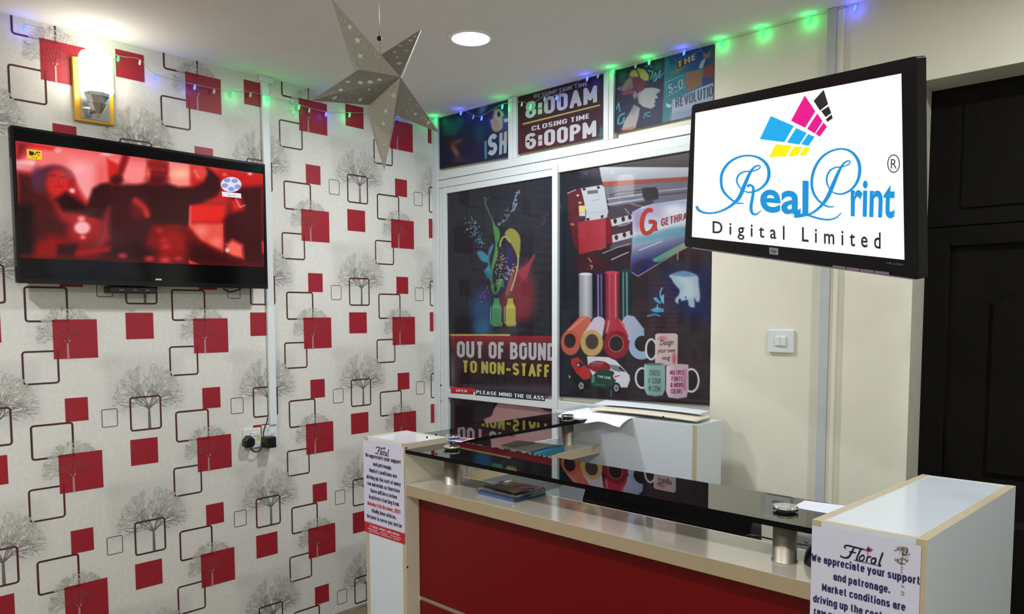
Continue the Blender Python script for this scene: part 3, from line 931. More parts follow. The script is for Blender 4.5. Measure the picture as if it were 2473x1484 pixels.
def paint(p):
    p.ramp((600, 300), (600, 1400), (42, 44, 56), (34, 36, 48))
    for k in range(-2, 24):
        y = 190 + k * 62
        p.line([(420, y - 20 + 0 * k), (1060, y + 55 - 60 * (1 - k / 14))], 4, (66, 66, 74), 5, .55)
        for x in range(4):
            xx = 560 + x * 130 + (k % 2) * 65
            p.line([(xx, y + 5 + (xx - 420) * .02), (xx, y + 62)], 4, (64, 64, 72), 5, .4)
    p.ell(450, 1240, 85, 130, (34, 78, 128), 90, .95); p.ell(455, 1390, 70, 80, (36, 100, 150), 70, .95); p.ell(470, 1110, 60, 60, (56, 42, 104), 60, .9)
    p.poly([(640, 1340), (600, 1190), (660, 1060), (720, 930), (790, 892), (830, 860), (845, 960), (880, 1060), (872, 1220), (840, 1310), (760, 1345)], (140, 42, 56), 90, .9, 3)
    p.poly([(745, 930), (800, 885), (838, 850), (868, 795), (882, 792), (878, 820), (850, 880), (825, 960), (790, 1000)], (166, 50, 66), 16, 1, 3)
    p.poly([(690, 900), (720, 920), (700, 1060), (660, 1150), (640, 1120)], (170, 100, 70), 30, .8)
    p.ell(690, 860, 40, 60, (120, 40, 40), 50, .5)
    p.poly([(655, 700), (680, 740), (705, 800), (702, 880), (680, 960), (650, 1040), (615, 1110), (595, 1095), (640, 980), (655, 820)], (40, 38, 112), 14, 1, 3)
    p.poly([(412, 782), (430, 762), (470, 775), (498, 800), (512, 745), (545, 705), (540, 740), (520, 790), (510, 830), (520, 890), (532, 960), (528, 990), (500, 965), (470, 930), (495, 890), (500, 862), (450, 845)], (58, 142, 172), 14, 1, 3)
    p.poly([(470, 920), (530, 960), (530, 1000), (490, 980)], (40, 110, 150), 30)
    GR = (74, 150, 82)
    p.line([(478, 330), (480, 380), (505, 440), (530, 500), (548, 540)], 9, (92, 120, 84), 5, smooth=4); p.line([(478, 330), (465, 325)], 6, (92, 120, 84), 4); p.line([(490, 350), (512, 322)], 5, (80, 100, 80), 4)
    p.poly([(540, 515), (560, 555), (585, 580), (598, 620), (594, 670), (575, 715), (580, 770), (570, 840), (545, 900), (538, 960), (528, 940), (530, 880), (560, 740), (556, 660), (545, 600)], GR, 10, 1, 3)
    p.poly([(530, 960), (545, 1040), (580, 1000), (620, 990), (630, 1030), (600, 1070), (575, 1112), (545, 1112), (525, 1050)], (80, 138, 80), 14, 1, 3)
    p.ell(562, 1070, 12, 32, (40, 48, 46), 10)
    p.poly([(640, 650), (645, 605), (690, 578), (735, 605), (763, 655), (764, 740), (752, 825), (738, 810), (715, 755), (685, 700), (650, 655)], (150, 152, 64), 10, 1, 3)
    p.line([(598, 725), (604, 690), (622, 655), (645, 650), (680, 690)], 14, (176, 174, 104), 8, smooth=4)
    p.line([(748, 800), (742, 900), (720, 990), (690, 1085)], 10, (204, 192, 164), 7, smooth=4)
    for (a, b, n, spr, c) in (((745, 280), (705, 440), 34, 9, (150, 160, 210)), ((660, 420), (650, 500), 14, 9, (140, 150, 200)), ((640, 510), (580, 560), 12, 8, (150, 160, 190)), ((390, 530), (375, 610), 26, 26, (120, 180, 206)),
                              ((410, 640), (460, 720), 28, 16, (90, 150, 190)), ((340, 560), (400, 680), 20, 30, (150, 170, 190)), ((605, 780), (590, 1000), 60, 26, (190, 170, 150)), ((700, 880), (640, 990), 30, 18, (200, 190, 200)), ((480, 1110), (430, 1160), 18, 24, (110, 110, 190)),
                              ((970, 460), (940, 560), 12, 14, (120, 60, 70))):
        for k in range(n):
            t = rnd.random(); p.ell(a[0] + (b[0] - a[0]) * t + rnd.gauss(0, spr), a[1] + (b[1] - a[1]) * t + rnd.gauss(0, spr), rnd.uniform(2.5, 6), rnd.uniform(2.5, 7), c, 5, .9)
    p.line([(742, 285), (708, 380), (706, 440)], 9, (140, 150, 204), 6, .8, smooth=3)
    for (x, c, w) in ((570, (74, 146, 98), 40), (683, (184, 178, 72), 40)):
        y = -10 if x > 600 else 0
        p.poly([(x - 20, 1150), (x + 22, 1150), (x + 26, 1190), (x + 42, 1220), (x + 43, 1355), (x + 26, 1380), (x - 26, 1380), (x - 40, 1355), (x - 38, 1220), (x - 24, 1190)], c, 7)
        p.poly([(x - 36, 1230), (x - 20, 1200), (x + 20, 1200), (x + 38, 1230)], tuple(min(255, v + 26) for v in c), 12, .8)
        p.line([(x - 40, 1355), (x - 50, 1345), (x - 48, 1220)], 5, (150, 190, 190), 5)
        p.line([(x + 48, 1350), (x + 36, 1382)], 5, (190, 200, 190), 5)
    p.ell(672, 1140, 28, 12, (92, 74, 62), 6); p.line([(712, 1150), (716, 1185)], 8, (60, 50, 46), 5)
    p.ell(680, 1410, 100, 30, (64, 70, 74), 40, .7)
    # maroon warning field
    p.ramp((600, 1455), (600, 1560), (164, 36, 46), (84, 34, 44), cp(150, 1456, 1060, 1562))
    p.ramp((600, 1560), (600, 1800), (82, 32, 42), (38, 24, 34), cp(150, 1560, 1060, 1960))
    p.poly(cp(150, 1442, 683, 1456), (206, 178, 96), 3)
    p.ell(205, 1770, 26, 120, (170, 150, 176), 50, .6); p.line([(190, 1450), (198, 1880)], 10, (30, 24, 32), 8)
    p.ramp((600, 1835), (600, 1880), (40, 26, 36), (90, 84, 104), cp(300, 1835, 1060, 1960), 20, .6)


s.grid(LQ, 235, 470, (38, 40, 52), paint)
s.crop = (1030, 780, 4.636)
s.text('OUT OF BOUND', [(340, 205), (1440, 228), (1440, 428), (340, 388)], (190, 190, 198), 2, wt=0.25)
s.text('TO NON-STAFF', [(412, 420), (1372, 468), (1372, 612), (412, 556)], (192, 184, 74), 2, wt=0.25)
tag(s.build('door_poster', M_print, mute=MUTE), 'tall poster of paint splashing from two bottles above OUT OF BOUND lettering', 'poster')

# ---- stickers on the leaf's middle rail
rail_un = on_axis(1, yf0 + 0.0015, -1)
CP6 = (1030, 780, 4.636)
s = Sheet(rail_un, CP6)
s.grid([(272, 718), (525, 735), (525, 805), (272, 790)], 12, 6, (186, 30, 36), lambda p: p.ramp((300, 790), (300, 720), (150, 20, 28), (200, 44, 50)))
s.text('OPEN', [(330, 745), (452, 753), (452, 782), (330, 774)], (226, 196, 196), 2, wt=0.2)
tag(s.build('door_sticker', M_print), 'small red OPEN sticker on the left end of the white rail', 'sticker')
s = Sheet(rail_un, CP6)
s.grid([(547, 735), (1328, 797), (1326, 880), (545, 812)], 12, 4, (44, 44, 62))
s.text('PLEASE MIND THE GLASS', [(556, 754), (1316, 822), (1316, 866), (556, 794)], (226, 230, 236), 2, wt=0.18)
tag(s.build('door_sticker', M_print), 'long dark sticker reading PLEASE MIND THE GLASS on the white rail', 'sticker')

# ---- lower poster: a face
s = Sheet(back_un, CP6)


def paint(p):
    p.ramp((300, 900), (1400, 1100), (184, 132, 130), (176, 136, 140))
    p.poly([(250, 760), (1000, 830), (800, 900), (760, 960), (720, 1050), (640, 1080), (690, 1200), (720, 1330), (740, 1700), (900, 2600), (900, 5200), (100, 5200), (150, 1700)], (28, 20, 26), 14)
    p.poly([(1000, 1700), (1600, 1500), (1600, 5200), (700, 5200)], (96, 40, 52), 160)
    for k in range(9):
        p.line([(790 - k * 22, 900 + k * 4), (740 - k * 26, 960 + k * 8), (735 - k * 26, 1030 + k * 6)], 9, (30, 20, 28), 8, smooth=4)
    for k in range(5): p.line([(560 + k * 30, 860), (500 + k * 26, 1000), (520 + k * 26, 1150)], 6, (62, 52, 60), 8, .5, smooth=3)
    p.poly([(1200, 880), (1460, 900), (1460, 1010), (1330, 985), (1250, 940)], (52, 28, 38), 20)
    p.ramp((270, 900), (330, 900), (120, 96, 110), (28, 20, 26), cp(250, 800, 330, 1300), 10, .6)
    p.line([(690, 1220), (712, 1340)], 12, (40, 24, 28), 8)
    p.poly([(828, 1274), (880, 1250), (940, 1247), (1005, 1276), (940, 1275), (890, 1266)], (116, 34, 44), 8)
    p.ell(900, 1300, 90, 30, (170, 96, 98), 40, .5)


lo = [to_px(x, YW + 0.002, 0.09) for x in (0.108, 0.872)]
lo = [((x - 1030) * 4.636, (y - 780) * 4.636) for x, y in lo]
s.grid([(270, 802), (1430, 922), lo[1], lo[0]], 150, 330, (178, 130, 130), paint)
tag(s.build('door_poster', M_print, mute=MUTE), 'poster of a dark haired face low on the glass under the white rail', 'poster')

# ---- poster on the right leaf: what the shop prints
CP4 = (1340, 330, 4.24)
s = Sheet(on_axis(1, YW - 0.0005, -1), CP4)


def paint4(p):
    p.ramp((50, 700), (900, 700), (30, 36, 48), (52, 42, 48))
    p.ramp((700, 120), (700, 420), (96, 96, 104), (64, 56, 62), [(250, 280), (1660, 60), (1660, 420), (260, 420)], 60, .9)
    for k in range(-2, 40):
        y = 150 + k * 70; c = (92, 86, 92) if k < 4 else (66, 58, 66)
        p.line([(240, y), (1660, y - 30 + k * 2)], 5, c, 5, .55)
        for x in range(8): p.line([(300 + x * 190 + (k % 2) * 95, y), (300 + x * 190 + (k % 2) * 95, y + 68)], 5, c, 5, .5)
    p.poly(cp(40, 320, 135, 2800), (28, 36, 48), 20)
    for k in range(6): p.line([(190, 590 + k * 170), (135, 590 + k * 170), (135, 690 + k * 170), (190, 680 + k * 170)], 4, (60, 62, 72), 5, .7)
    # machine
    p.poly([(455, 312), (1560, 318), (1560, 415), (760, 450), (485, 465)], (180, 184, 197), 6)
    p.ramp((900, 318), (900, 450), (196, 200, 210), (160, 166, 180), [(455, 312), (1560, 318), (1560, 415), (760, 450), (485, 465)])
    p.poly([(485, 465), (760, 447), (1560, 400), (1560, 440), (760, 490), (500, 517)], (164, 74, 62), 8)
    p.poly([(500, 517), (760, 490), (1560, 440), (1560, 640), (560, 720), (530, 620)], (112, 112, 130), 10)
    p.line([(560, 600), (660, 570), (900, 545)], 10, (50, 48, 58), 6); p.line([(540, 640), (900, 592)], 12, (176, 178, 190), 6); p.line([(545, 695), (900, 640)], 16, (170, 172, 186), 6); p.line([(560, 620), (880, 570)], 8, (70, 68, 80), 5)
    p.line([(1060, 560), (1560, 510)], 10, (170, 176, 192), 6); p.line([(1060, 600), (1560, 550)], 22, (84, 84, 104), 8)
    p.poly([(890, 535), (920, 525), (1030, 517), (1058, 550), (1062, 640), (930, 665), (898, 605)], (54, 48, 56), 8)
    p.poly([(560, 720), (1010, 650), (1010, 760), (800, 800), (570, 850), (530, 830)], (70, 62, 74), 14)
    p.line([(720, 740), (790, 830)], 10, (150, 140, 160), 8); p.line([(780, 690), (900, 720)], 12, (150, 120, 140), 12)
    p.poly([(130, 582), (215, 545), (262, 525), (312, 640), (312, 830), (245, 840), (262, 1205), (190, 1100), (145, 862)], (92, 30, 38), 10)
    p.line([(130, 582), (215, 545)], 8, (180, 170, 176), 5)
    p.ell(235, 603, 14, 12, (210, 150, 150), 6); p.ell(258, 678, 18, 12, (200, 140, 140), 6); p.ell(180, 900, 20, 12, (200, 100, 60), 10)
    p.poly([(265, 532), (480, 496), (506, 520), (546, 770), (530, 832), (310, 877), (322, 780), (290, 625)], (182, 187, 198), 6)
    p.poly([(330, 556), (440, 545), (442, 580), (336, 592)], (112, 96, 102), 6); p.ell(300, 540, 18, 12, (40, 36, 44), 5); p.ell(446, 522, 16, 14, (40, 36, 44), 5)
    p.line([(310, 790), (545, 765)], 4, (150, 156, 170), 4); p.line([(380, 660), (450, 645)], 6, (140, 146, 160), 4)
    p.poly([(318, 840), (356, 832), (350, 866), (325, 868)], (34, 34, 66), 5); p.poly([(470, 812), (500, 800), (496, 832), (474, 838)], (34, 34, 66), 5)
    p.poly(cp(246, 708, 312, 778), (204, 200, 110), 5); p.poly(cp(250, 778, 312, 815), (190, 190, 196), 5)
    p.poly([(235, 877), (520, 838), (526, 1140), (250, 1208)], (166, 42, 56), 7); p.ramp((240, 1000), (520, 1000), (158, 34, 48), (176, 58, 72), [(235, 877), (520, 838), (526, 1140), (250, 1208)], 7, .7)
    p.poly([(520, 840), (570, 832), (592, 1090), (532, 1104)], (128, 30, 36), 6)
    p.poly([(592, 1080), (800, 1030), (800, 1110), (560, 1150)], (84, 76, 92), 12)
    for (q, dots) in (([(570, 852), (800, 795), (800, 868), (585, 922)], ((617, 866), (700, 846), (768, 826))), ([(585, 1012), (800, 958), (800, 1034), (592, 1087)], ((630, 1035), (712, 1006), (786, 985)))):
        p.poly(q, (192, 190, 200), 6)
        for (x, y) in dots: p.ell(x, y, 18, 26, (50, 40, 52), 7)
    p.poly([(590, 930), (800, 875), (800, 950), (585, 1005)], (64, 50, 66), 7); p.line([(650, 915), (720, 905), (770, 885)], 14, (150, 140, 160), 10)
    # banner
    B = [(795, 775), (900, 720), (1010, 690), (1370, 640), (1640, 620), (1640, 940), (1370, 1110), (860, 1432), (790, 1395), (775, 1340), (800, 1000)]
    p.poly(B, (170, 184, 212), 8)
    p.ramp((1000, 950), (1090, 1260), (206, 214, 228), (34, 38, 104), B, 8)
    p.ramp((1000, 720), (1060, 930), (150, 160, 204), (206, 214, 228), [(795, 775), (1010, 690), (1640, 620), (1640, 900), (1000, 960), (800, 1000)], 20, .9)
    p.ell(1230, 760, 130, 60, (236, 240, 246), 60, .8); p.ell(1050, 760, 90, 60, (196, 160, 206), 60, .5); p.ell(850, 880, 40, 110, (150, 110, 160), 50, .6)
    p.poly([(800, 1030), (1000, 990), (1200, 930), (1640, 880), (1640, 960), (1150, 1040), (800, 1100)], (86, 158, 182), 50, .8)
    p.poly([(780, 1340), (880, 1270), (960, 1250), (960, 1300), (860, 1400)], (54, 46, 74), 30, .8)
    p.poly([(1000, 1258), (1180, 1160), (1330, 1085), (1640, 960), (1640, 1000), (1340, 1135), (1060, 1285), (1020, 1285)], (90, 158, 136), 10); p.ramp((1000, 1200), (1330, 1100), (70, 150, 136), (160, 160, 110), [(1000, 1258), (1330, 1085), (1640, 960), (1640, 1000), (1060, 1285), (1020, 1285)], 10, .8)
    p.line([(790, 1392), (850, 1432), (1370, 1115), (1640, 960)], 9, (158, 138, 158), 5)
    p.line([(865, 1165), (960, 1128), (1095, 1072)], 11, (190, 200, 224), 5, .9); p.line([(900, 1105), (1000, 1075), (1100, 1040)], 6, (150, 180, 210), 5, .7)
    p.line([(490, 1196), (640, 1135), (770, 1098)], 9, (170, 152, 158), 5); p.line([(580, 1262), (660, 1225), (750, 1186)], 10, (186, 176, 182), 5)
    p.ell(460, 1150, 26, 14, (160, 70, 50), 10)
    p.poly([(210, 1230), (400, 1200), (520, 1260), (560, 1380), (230, 1380)], (72, 30, 36), 50, .8)
    p.line([(345, 1250), (375, 1285)], 8, (190, 160, 164), 6); p.line([(360, 1320), (385, 1325), (375, 1355)], 8, (190, 160, 164), 6)
    p.line([(1258, 1180), (1258, 1260)], 16, (150, 144, 150), 6, .8)


def paint5(p):
    # rolls
    def vroll(x0, x1, y0, y1, c, hl):
        p.poly(cp(x0, y0, x1, y1), c, 5); w = x1 - x0
        p.ramp((x0, 0), (x0 + w * .5, 0), tuple(v * .72 for v in c), c, cp(x0, y0, x0 + w * .5, y1), 5); p.ramp((x0 + w * .6, 0), (x1, 0), c, tuple(v * .7 for v in c), cp(x0 + w * .6, y0, x1, y1), 5)
        for (t, ww, cc) in hl: p.line([(x0 + w * t, y0 + 10), (x0 + w * t + 3, y1 - 10)], ww, cc, 8, .9)
        p.ell((x0 + x1) / 2, y0, w / 2, 14, tuple(min(255, v * 1.12) for v in c), 5)
    vroll(242, 370, 92, 540, (184, 186, 198), ())
    vroll(382, 500, 82, 560, (44, 30, 62), ((.40, 14, (150, 150, 190)), (.68, 16, (110, 104, 150))))
    vroll(652, 762, 62, 540, (24, 66, 64), ((.25, 14, (110, 150, 160)), (.58, 16, (120, 150, 166))))
    vroll(502, 637, 76, 600, (182, 52, 74), ((.30, 10, (206, 92, 110)), (.75, 14, (220, 120, 136))))
    p.poly([(668, 562), (700, 515), (730, 503), (790, 515), (888, 640), (888, 720), (800, 740), (735, 760)], (166, 182, 212), 8)
    p.ramp((690, 600), (860, 560), (184, 178, 206), (140, 160, 196), [(668, 562), (700, 515), (730, 503), (790, 515), (888, 640), (888, 720), (740, 740)], 8, .7)
    p.ell(862, 812, 126, 132, (150, 176, 212), 6); p.ell(872, 785, 78, 78, (44, 36, 42), 6)
    p.poly(cp(890, 640, 1000, 740), (56, 44, 50), 4)
    p.poly([(84, 690), (240, 525), (290, 508), (350, 525), (362, 570), (250, 790)], (206, 98, 78), 8); p.line([(130, 660), (300, 520)], 22, (226, 140, 120), 16, .8)
    p.ell(156, 776, 96, 124, (204, 88, 66), 6); p.ell(150, 757, 58, 72, (48, 32, 42), 6)
    p.poly([(280, 690), (390, 530), (440, 512), (490, 535), (500, 570), (470, 730)], (204, 192, 212), 8)
    p.ell(368, 780, 112, 130, (198, 166, 98), 6); p.ell(370, 766, 64, 76, (46, 34, 44), 6); p.ell(368, 772, 70, 84, (150, 120, 90), 4, .3)
    p.poly([(495, 690), (510, 540), (640, 530), (690, 600), (735, 720)], (188, 46, 66), 8); p.line([(520, 660), (540, 560)], 16, (226, 140, 160), 12, .8); p.line([(650, 560), (720, 670)], 10, (236, 150, 170), 10, .7)
    p.ell(612, 795, 126, 140, (146, 30, 46), 6); p.ell(610, 786, 76, 84, (180, 110, 116), 6); p.ell(610, 786, 68, 76, (46, 34, 42), 6)
    # vehicles
    p.poly([(320, 912), (530, 920), (605, 952), (680, 1030), (742, 1100), (748, 1150), (722, 1222), (640, 1222), (400, 1170), (330, 1000)], (214, 216, 226), 6)
    p.ell(446, 1016, 112, 58, (150, 28, 42), 6, rot=.1); p.poly([(350, 1130), (420, 1060), (500, 1042), (580, 1060), (612, 1120), (598, 1190), (500, 1235), (370, 1210)], (24, 76, 64), 8)
    p.poly([(548, 992), (620, 1002), (694, 1060), (640, 1068), (570, 1045)], (120, 122, 144), 5); p.poly([(640, 1005), (700, 1060), (690, 1070), (640, 1040)], (44, 40, 52), 5)
    p.ell(618, 1112, 38, 34, (220, 220, 228), 5); p.line([(596, 1118), (640, 1104)], 12, (180, 60, 70), 6)
    p.poly([(160, 940), (230, 920), (290, 985), (360, 1065), (352, 1130), (290, 1148), (215, 1080), (165, 995)], (196, 44, 52), 6); p.poly([(205, 990), (250, 960), (300, 1000), (240, 1030)], (60, 40, 50), 6); p.poly([(215, 1000), (240, 980), (245, 1015)], (190, 190, 196), 5)
    p.poly([(150, 1000), (200, 1080), (290, 1150), (350, 1140), (350, 1230), (240, 1240), (160, 1120)], (22, 20, 26), 10)
    p.poly([(140, 1095), (160, 1120), (140, 1130)], (180, 180, 190), 5)
    for (x, y) in ((262, 1206), (612, 1228)):
        p.ell(x, y, 42, 54, (20, 18, 24), 6); p.ell(x, y, 26, 36, (176, 176, 188), 5)
        for k in range(5): p.line([(x, y), (x + 24 * math.cos(k * 1.257), y + 34 * math.sin(k * 1.257))], 6, (40, 36, 44), 4)
    for k in range(3): p.line([(365, 985 + k * 16 - 10), (480 - k * 12, 990 + k * 16 - 10)], 7, (210, 190, 196), 5, .8 if k == 0 else .4)
    p.poly(cp(366, 1105, 396, 1175), (120, 160, 156), 6, .7); p.line([(410, 1190), (500, 1200)], 8, (130, 160, 156), 8, .6)
    # bear and bird
    p.poly([(1080, 30), (1570, 20), (1560, 560), (1330, 540), (1210, 440), (1100, 200)], (24, 36, 92), 160, .95)
    for k in range(12): p.line([(948, 185 + k * 46), (1215, 182 + k * 46)], 14, (82, 42, 74), 16, .75)
    p.ell(1060, 340, 110, 150, (50, 40, 96), 110, .5)
    p.poly([(1140, 105), (1230, 70), (1310, 66), (1420, 110), (1432, 180), (1445, 300), (1440, 362), (1408, 368), (1388, 330), (1392, 415), (1362, 424), (1330, 400), (1322, 345), (1270, 360), (1232, 350), (1228, 388), (1202, 370), (1200, 340), (1232, 300), (1240, 250), (1190, 190), (1160, 140)], (160, 190, 212), 18, 1, 3)
    p.poly([(1220, 120), (1300, 110), (1380, 180), (1400, 300), (1320, 340), (1260, 300), (1290, 220)], (196, 214, 226), 60, .7, 3)
    p.poly([(1150, 95), (1250, 66), (1320, 70), (1400, 110), (1280, 120)], (60, 120, 180), 24, .7); p.ell(1244, 350, 10, 14, (30, 40, 70), 7); p.ell(1302, 322, 8, 8, (40, 60, 90), 6)
    C = (98, 196, 224)
    p.line([(1068, 232), (1050, 270), (1052, 320)], 14, C, 8, smooth=3); p.poly([(1050, 320), (1086, 290), (1086, 392), (1060, 370)], C, 8); p.poly([(976, 330), (1010, 322), (1060, 380), (1040, 395), (1000, 370)], (80, 170, 206), 8); p.line([(980, 350), (1040, 390)], 6, (20, 40, 70), 5)
    p.poly([(950, 450), (1010, 420), (1086, 440), (1086, 470), (1000, 475)], (70, 160, 210), 8); p.line([(925, 512), (990, 495), (1040, 508)], 16, (60, 140, 190), 8, smooth=3); p.line([(1020, 400), (1024, 440)], 10, (120, 200, 226), 6)
    # mugs
    def mug(q, c, hx, hy, rx, ry, side):
        p.ell(hx, hy, rx, ry, (218, 222, 226), 6); p.ell(hx, hy, rx - 18, ry - 20, (46, 38, 44), 6)
        p.poly(q, c, 6); x0, x1 = q[0][0], q[1][0]
        p.ramp((x0, 0), (x0 + 60, 0), tuple(min(255, v + 22) for v in c), c, q, 6, .8); p.ramp((x1 - 60, 0), (x1, 0), c, tuple(v * .82 for v in c), q, 6, .6)
    mug([(1000, 700), (1020, 686), (1200, 684), (1222, 700), (1218, 1000), (1000, 1000)], (226, 204, 208), 960, 842, 62, 110, -1)
    p.ell(1075, 735, 46, 24, (206, 96, 116), 20, .8); p.ell(1186, 930, 20, 60, (204, 60, 84), 18, .85); p.ell(1120, 850, 80, 110, (214, 170, 180), 60, .5)
    mug([(890, 992), (960, 982), (1096, 1002), (1098, 1240), (1070, 1300), (1000, 1308), (920, 1295), (892, 1240)], (150, 196, 190), 870, 1128, 74, 108, -1)
    mug([(1110, 1010), (1200, 990), (1328, 996), (1330, 1240), (1310, 1318), (1220, 1332), (1130, 1318), (1108, 1260)], (222, 190, 208), 1358, 1152, 82, 122, 1)
    p.poly(cp(1280, 1046, 1308, 1250), (190, 60, 120), 24, .6)
    p.ell(992, 990, 96, 12, (90, 110, 116), 6); p.ell(1220, 998, 100, 10, (190, 170, 180), 6)
    p.line([(560, 1245), (560, 1310)], 12, (130, 124, 130), 6, .7)


# one grid, painted in the two zoom frames in turn
def paint(p):
    paint4(p)
    x, y = p.X.copy(), p.Y.copy()
    p.X = (1340 + x / 4.24 - 1340) * 4.1225; p.Y = (330 + y / 4.24 - 640) * 4.1225
    paint5(p)
    p.X, p.Y = x, y


RQ = [((1352 - 1340) * 4.24, (407 - 330) * 4.24), ((1722 - 1340) * 4.24, (346 - 330) * 4.24), ((1714 - 1340) * 4.24, (979.5 - 330) * 4.24), ((1351 - 1340) * 4.24, (958.5 - 330) * 4.24)]
s.grid(RQ, 280, 460, (50, 42, 48), paint)
s.stroke([(1000, 762), (960, 752), (915, 790), (893, 860), (893, 930), (915, 985), (960, 985), (1005, 945), (1025, 880), (960, 872)], [40, 44, 44, 46, 44, 44, 40, 42, 42, 40], (196, 56, 52), 2, smooth=5)
s.poly([(1012, 905), (1040, 890), (1052, 965), (1024, 970)], (196, 56, 52), 2)
s.text('GETHRAY', [(1088, 842), (1400, 762), (1400, 832), (1088, 922)], (176, 52, 74), 2, wt=0.19)
s.crop = (1340, 640, 4.1225)
DK = (74, 40, 48)
s.text('Design', [(1045, 748), (1180, 742), (1180, 795), (1045, 802)], DK, 2, 0.0, 1.0, 0.3)
s.text('your own', [(1020, 832), (1196, 826), (1196, 870), (1020, 876)], DK, 2, 0.0, 1.0, 0.3)
s.text('mug', [(1066, 905), (1150, 900), (1150, 945), (1066, 950)], DK, 2, 0.0, 1.0, 0.3)
TG = (84, 120, 116)
for i, (t, a, b) in enumerate((('CHOSE', 940, 1048), ('A SOUR', 928, 1056), ('@ COM', 932, 1052))):
    y = 1044 + i * 78; s.text(t, [(a, y), (b, y + 8), (b, y + 64), (a, y + 56)], TG, 2, wt=0.14)
MG = (168, 30, 96)
for i, (t, a, b) in enumerate((('MULTIPLE', 1146, 1280), ('FONTS', 1162, 1270), ('& MORE', 1150, 1280), ('COLORS', 1156, 1266))):
    y = 1050 + i * 62; s.text(t, [(a, y), (b, y), (b, y + 46), (a, y + 46)], MG, 2, wt=0.17)
s.text('CAR CARE', [(430, 1098), (556, 1116), (556, 1142), (430, 1122)], (200, 214, 210), 2, wt=0.2)
tag(s.build('door_poster', M_print, mute=MUTE), 'large poster of a printing machine, vinyl rolls, vehicles and mugs on the right leaf', 'poster')
# ================================================================== reception desk
ZS, ZG, ZP = 0.977, 1.087, 1.105       # shelf top, glass top, pillar top
YF = -1.567                            # front line of the desk
PX0, PX1 = 1.130, 1.343                # left pillar
M_smoke = tinted_glass('smoked_black_glass', (0.12, 0.116, 0.11, 1), 0.0, 1.75)
M_smoke_edge = mat('polished_dark_glass_edge', (4, 4, 5), 0.2, spec=0.12)
T18 = 0.018


def standoff(parent, x, y):
    mb = MB(); mb.lathe([(0.027, 0), (0.027, 0.003), (0.025, 0.004), (0.025, ZG - 0.012 - ZS)], (x, y, ZS), n=40)
    st = mb.build('standoff', M_steel, parent)
    mb = MB(); mb.lathe([(0.020, 0), (0.020, 0.003), (0.026, 0.0035), (0.026, 0.010), (0.0245, 0.0115)], (x, y, ZG), n=40)
    mb.build('standoff_cap', M_chrome, st)
    return st


def glass_plate(parent, name, x0, x1, y0, y1):
    mb = MB(); mb.box(x0, x1, y0, y1, ZG - 0.012, ZG, (1, 1, 1, 1, 0, 0))
    return mb.build(name, [M_smoke, M_smoke_edge], parent)


desk = empty('reception_desk', (1.9, -1.46, 0), 'white and cream reception desk with red front panels and black glass top', 'desk')
# left pillar
mb = MB(); mb.box(PX0, PX0 + T18, YF, -1.39, 0, ZP, (1, 1, 0, 0, 0, 0)); mb.build('side_panel', [M_cream_edge, M_white_lam], desk)
mb = MB(); mb.box(PX1 - T18, PX1, YF, -1.39, 0, ZP, (1, 0, 1, 1, 1, 0)); mb.build('side_panel', [M_cream_lam, M_cream_edge], desk)
mb = MB(); mb.box(PX0 + T18, PX1 - T18, YF + 0.001, YF + T18, 0, ZP - 0.0005, (1, 1, 1, 1, 0, 0)); mb.build('front_panel', [M_cream_edge, M_white_lam], desk)
mb = MB(); mb.box(PX0 + T18, PX1 - T18, -1.39 - T18, -1.39, 0, ZP - 0.0005, (1, 1, 1, 1, 0, 0)); mb.build('back_panel', [M_cream_edge, M_white_lam], desk)
mb = MB(); mb.box(PX0 + T18, PX1 - T18, YF + T18, -1.39 - T18, ZP - 0.02, ZP - 0.001); mb.build('top_panel', M_white_lam, desk)
for (px_, py_) in ((1031, 1057), (1053, 1050.5), (981, 1083), (983.5, 1371)):
    P = at(px_, py_, 0, PX1)
    mb = MB(); mb.lathe([(0.0035, 0), (0.0032, 0.001)], (PX1, P[1], P[2]), (1, 0, 0), 14); mb.build('screw_cap', M_black, desk)
# right pillar, a little out of square
A, B, Cc, D = (2.611, YF), (2.8155, YF), (2.850, -0.961), (2.653, -0.967)


def skew(u, v):
    return (A[0] + (B[0] - A[0]) * u * (1 - v) + (D[0] - A[0]) * v * (1 - u) + (Cc[0] - A[0]) * u * v, A[1] + (B[1] - A[1]) * u * (1 - v) + (D[1] - A[1]) * v * (1 - u) + (Cc[1] - A[1]) * u * v)


tu, tv = T18 / 0.2045, T18 / 0.60
mb = MB(); mb.prism([skew(0, 0), skew(tu, 0), skew(tu, 1), skew(0, 1)], 0, ZP, [0, 0, 0, 1, 0, 1]); mb.build('side_panel', [M_cream_edge, M_white_lam], desk)
mb = MB(); mb.prism([skew(1 - tu, 0), skew(1, 0), skew(1, 1), skew(1 - tu, 1)], 0, ZP, [0, 0, 0, 1, 0, 1]); mb.build('side_panel', [M_cream_edge, M_white_lam], desk)
mb = MB(); mb.prism([skew(tu, 0.001), skew(1 - tu, 0.001), skew(1 - tu, tv * .7), skew(tu, tv * .7)], 0, ZP - 0.0005, [0, 0, 1, 1, 1, 1]); mb.build('front_panel', [M_cream_edge, M_white_lam], desk)
mb = MB(); mb.prism([skew(tu, 1 - tv * .3), skew(1 - tu, 1 - tv * .3), skew(1 - tu, 1), skew(tu, 1)], 0, ZP - 0.0005, [0, 0, 1, 1, 1, 1]); mb.build('back_panel', [M_cream_edge, M_white_lam], desk)
mb = MB(); mb.prism([skew(tu, tv * .7), skew(1 - tu, tv * .7), skew(1 - tu, 1 - tv * .3), skew(tu, 1 - tv * .3)], ZP - 0.02, ZP - 0.0015); mb.build('top_panel', M_white_lam, desk)
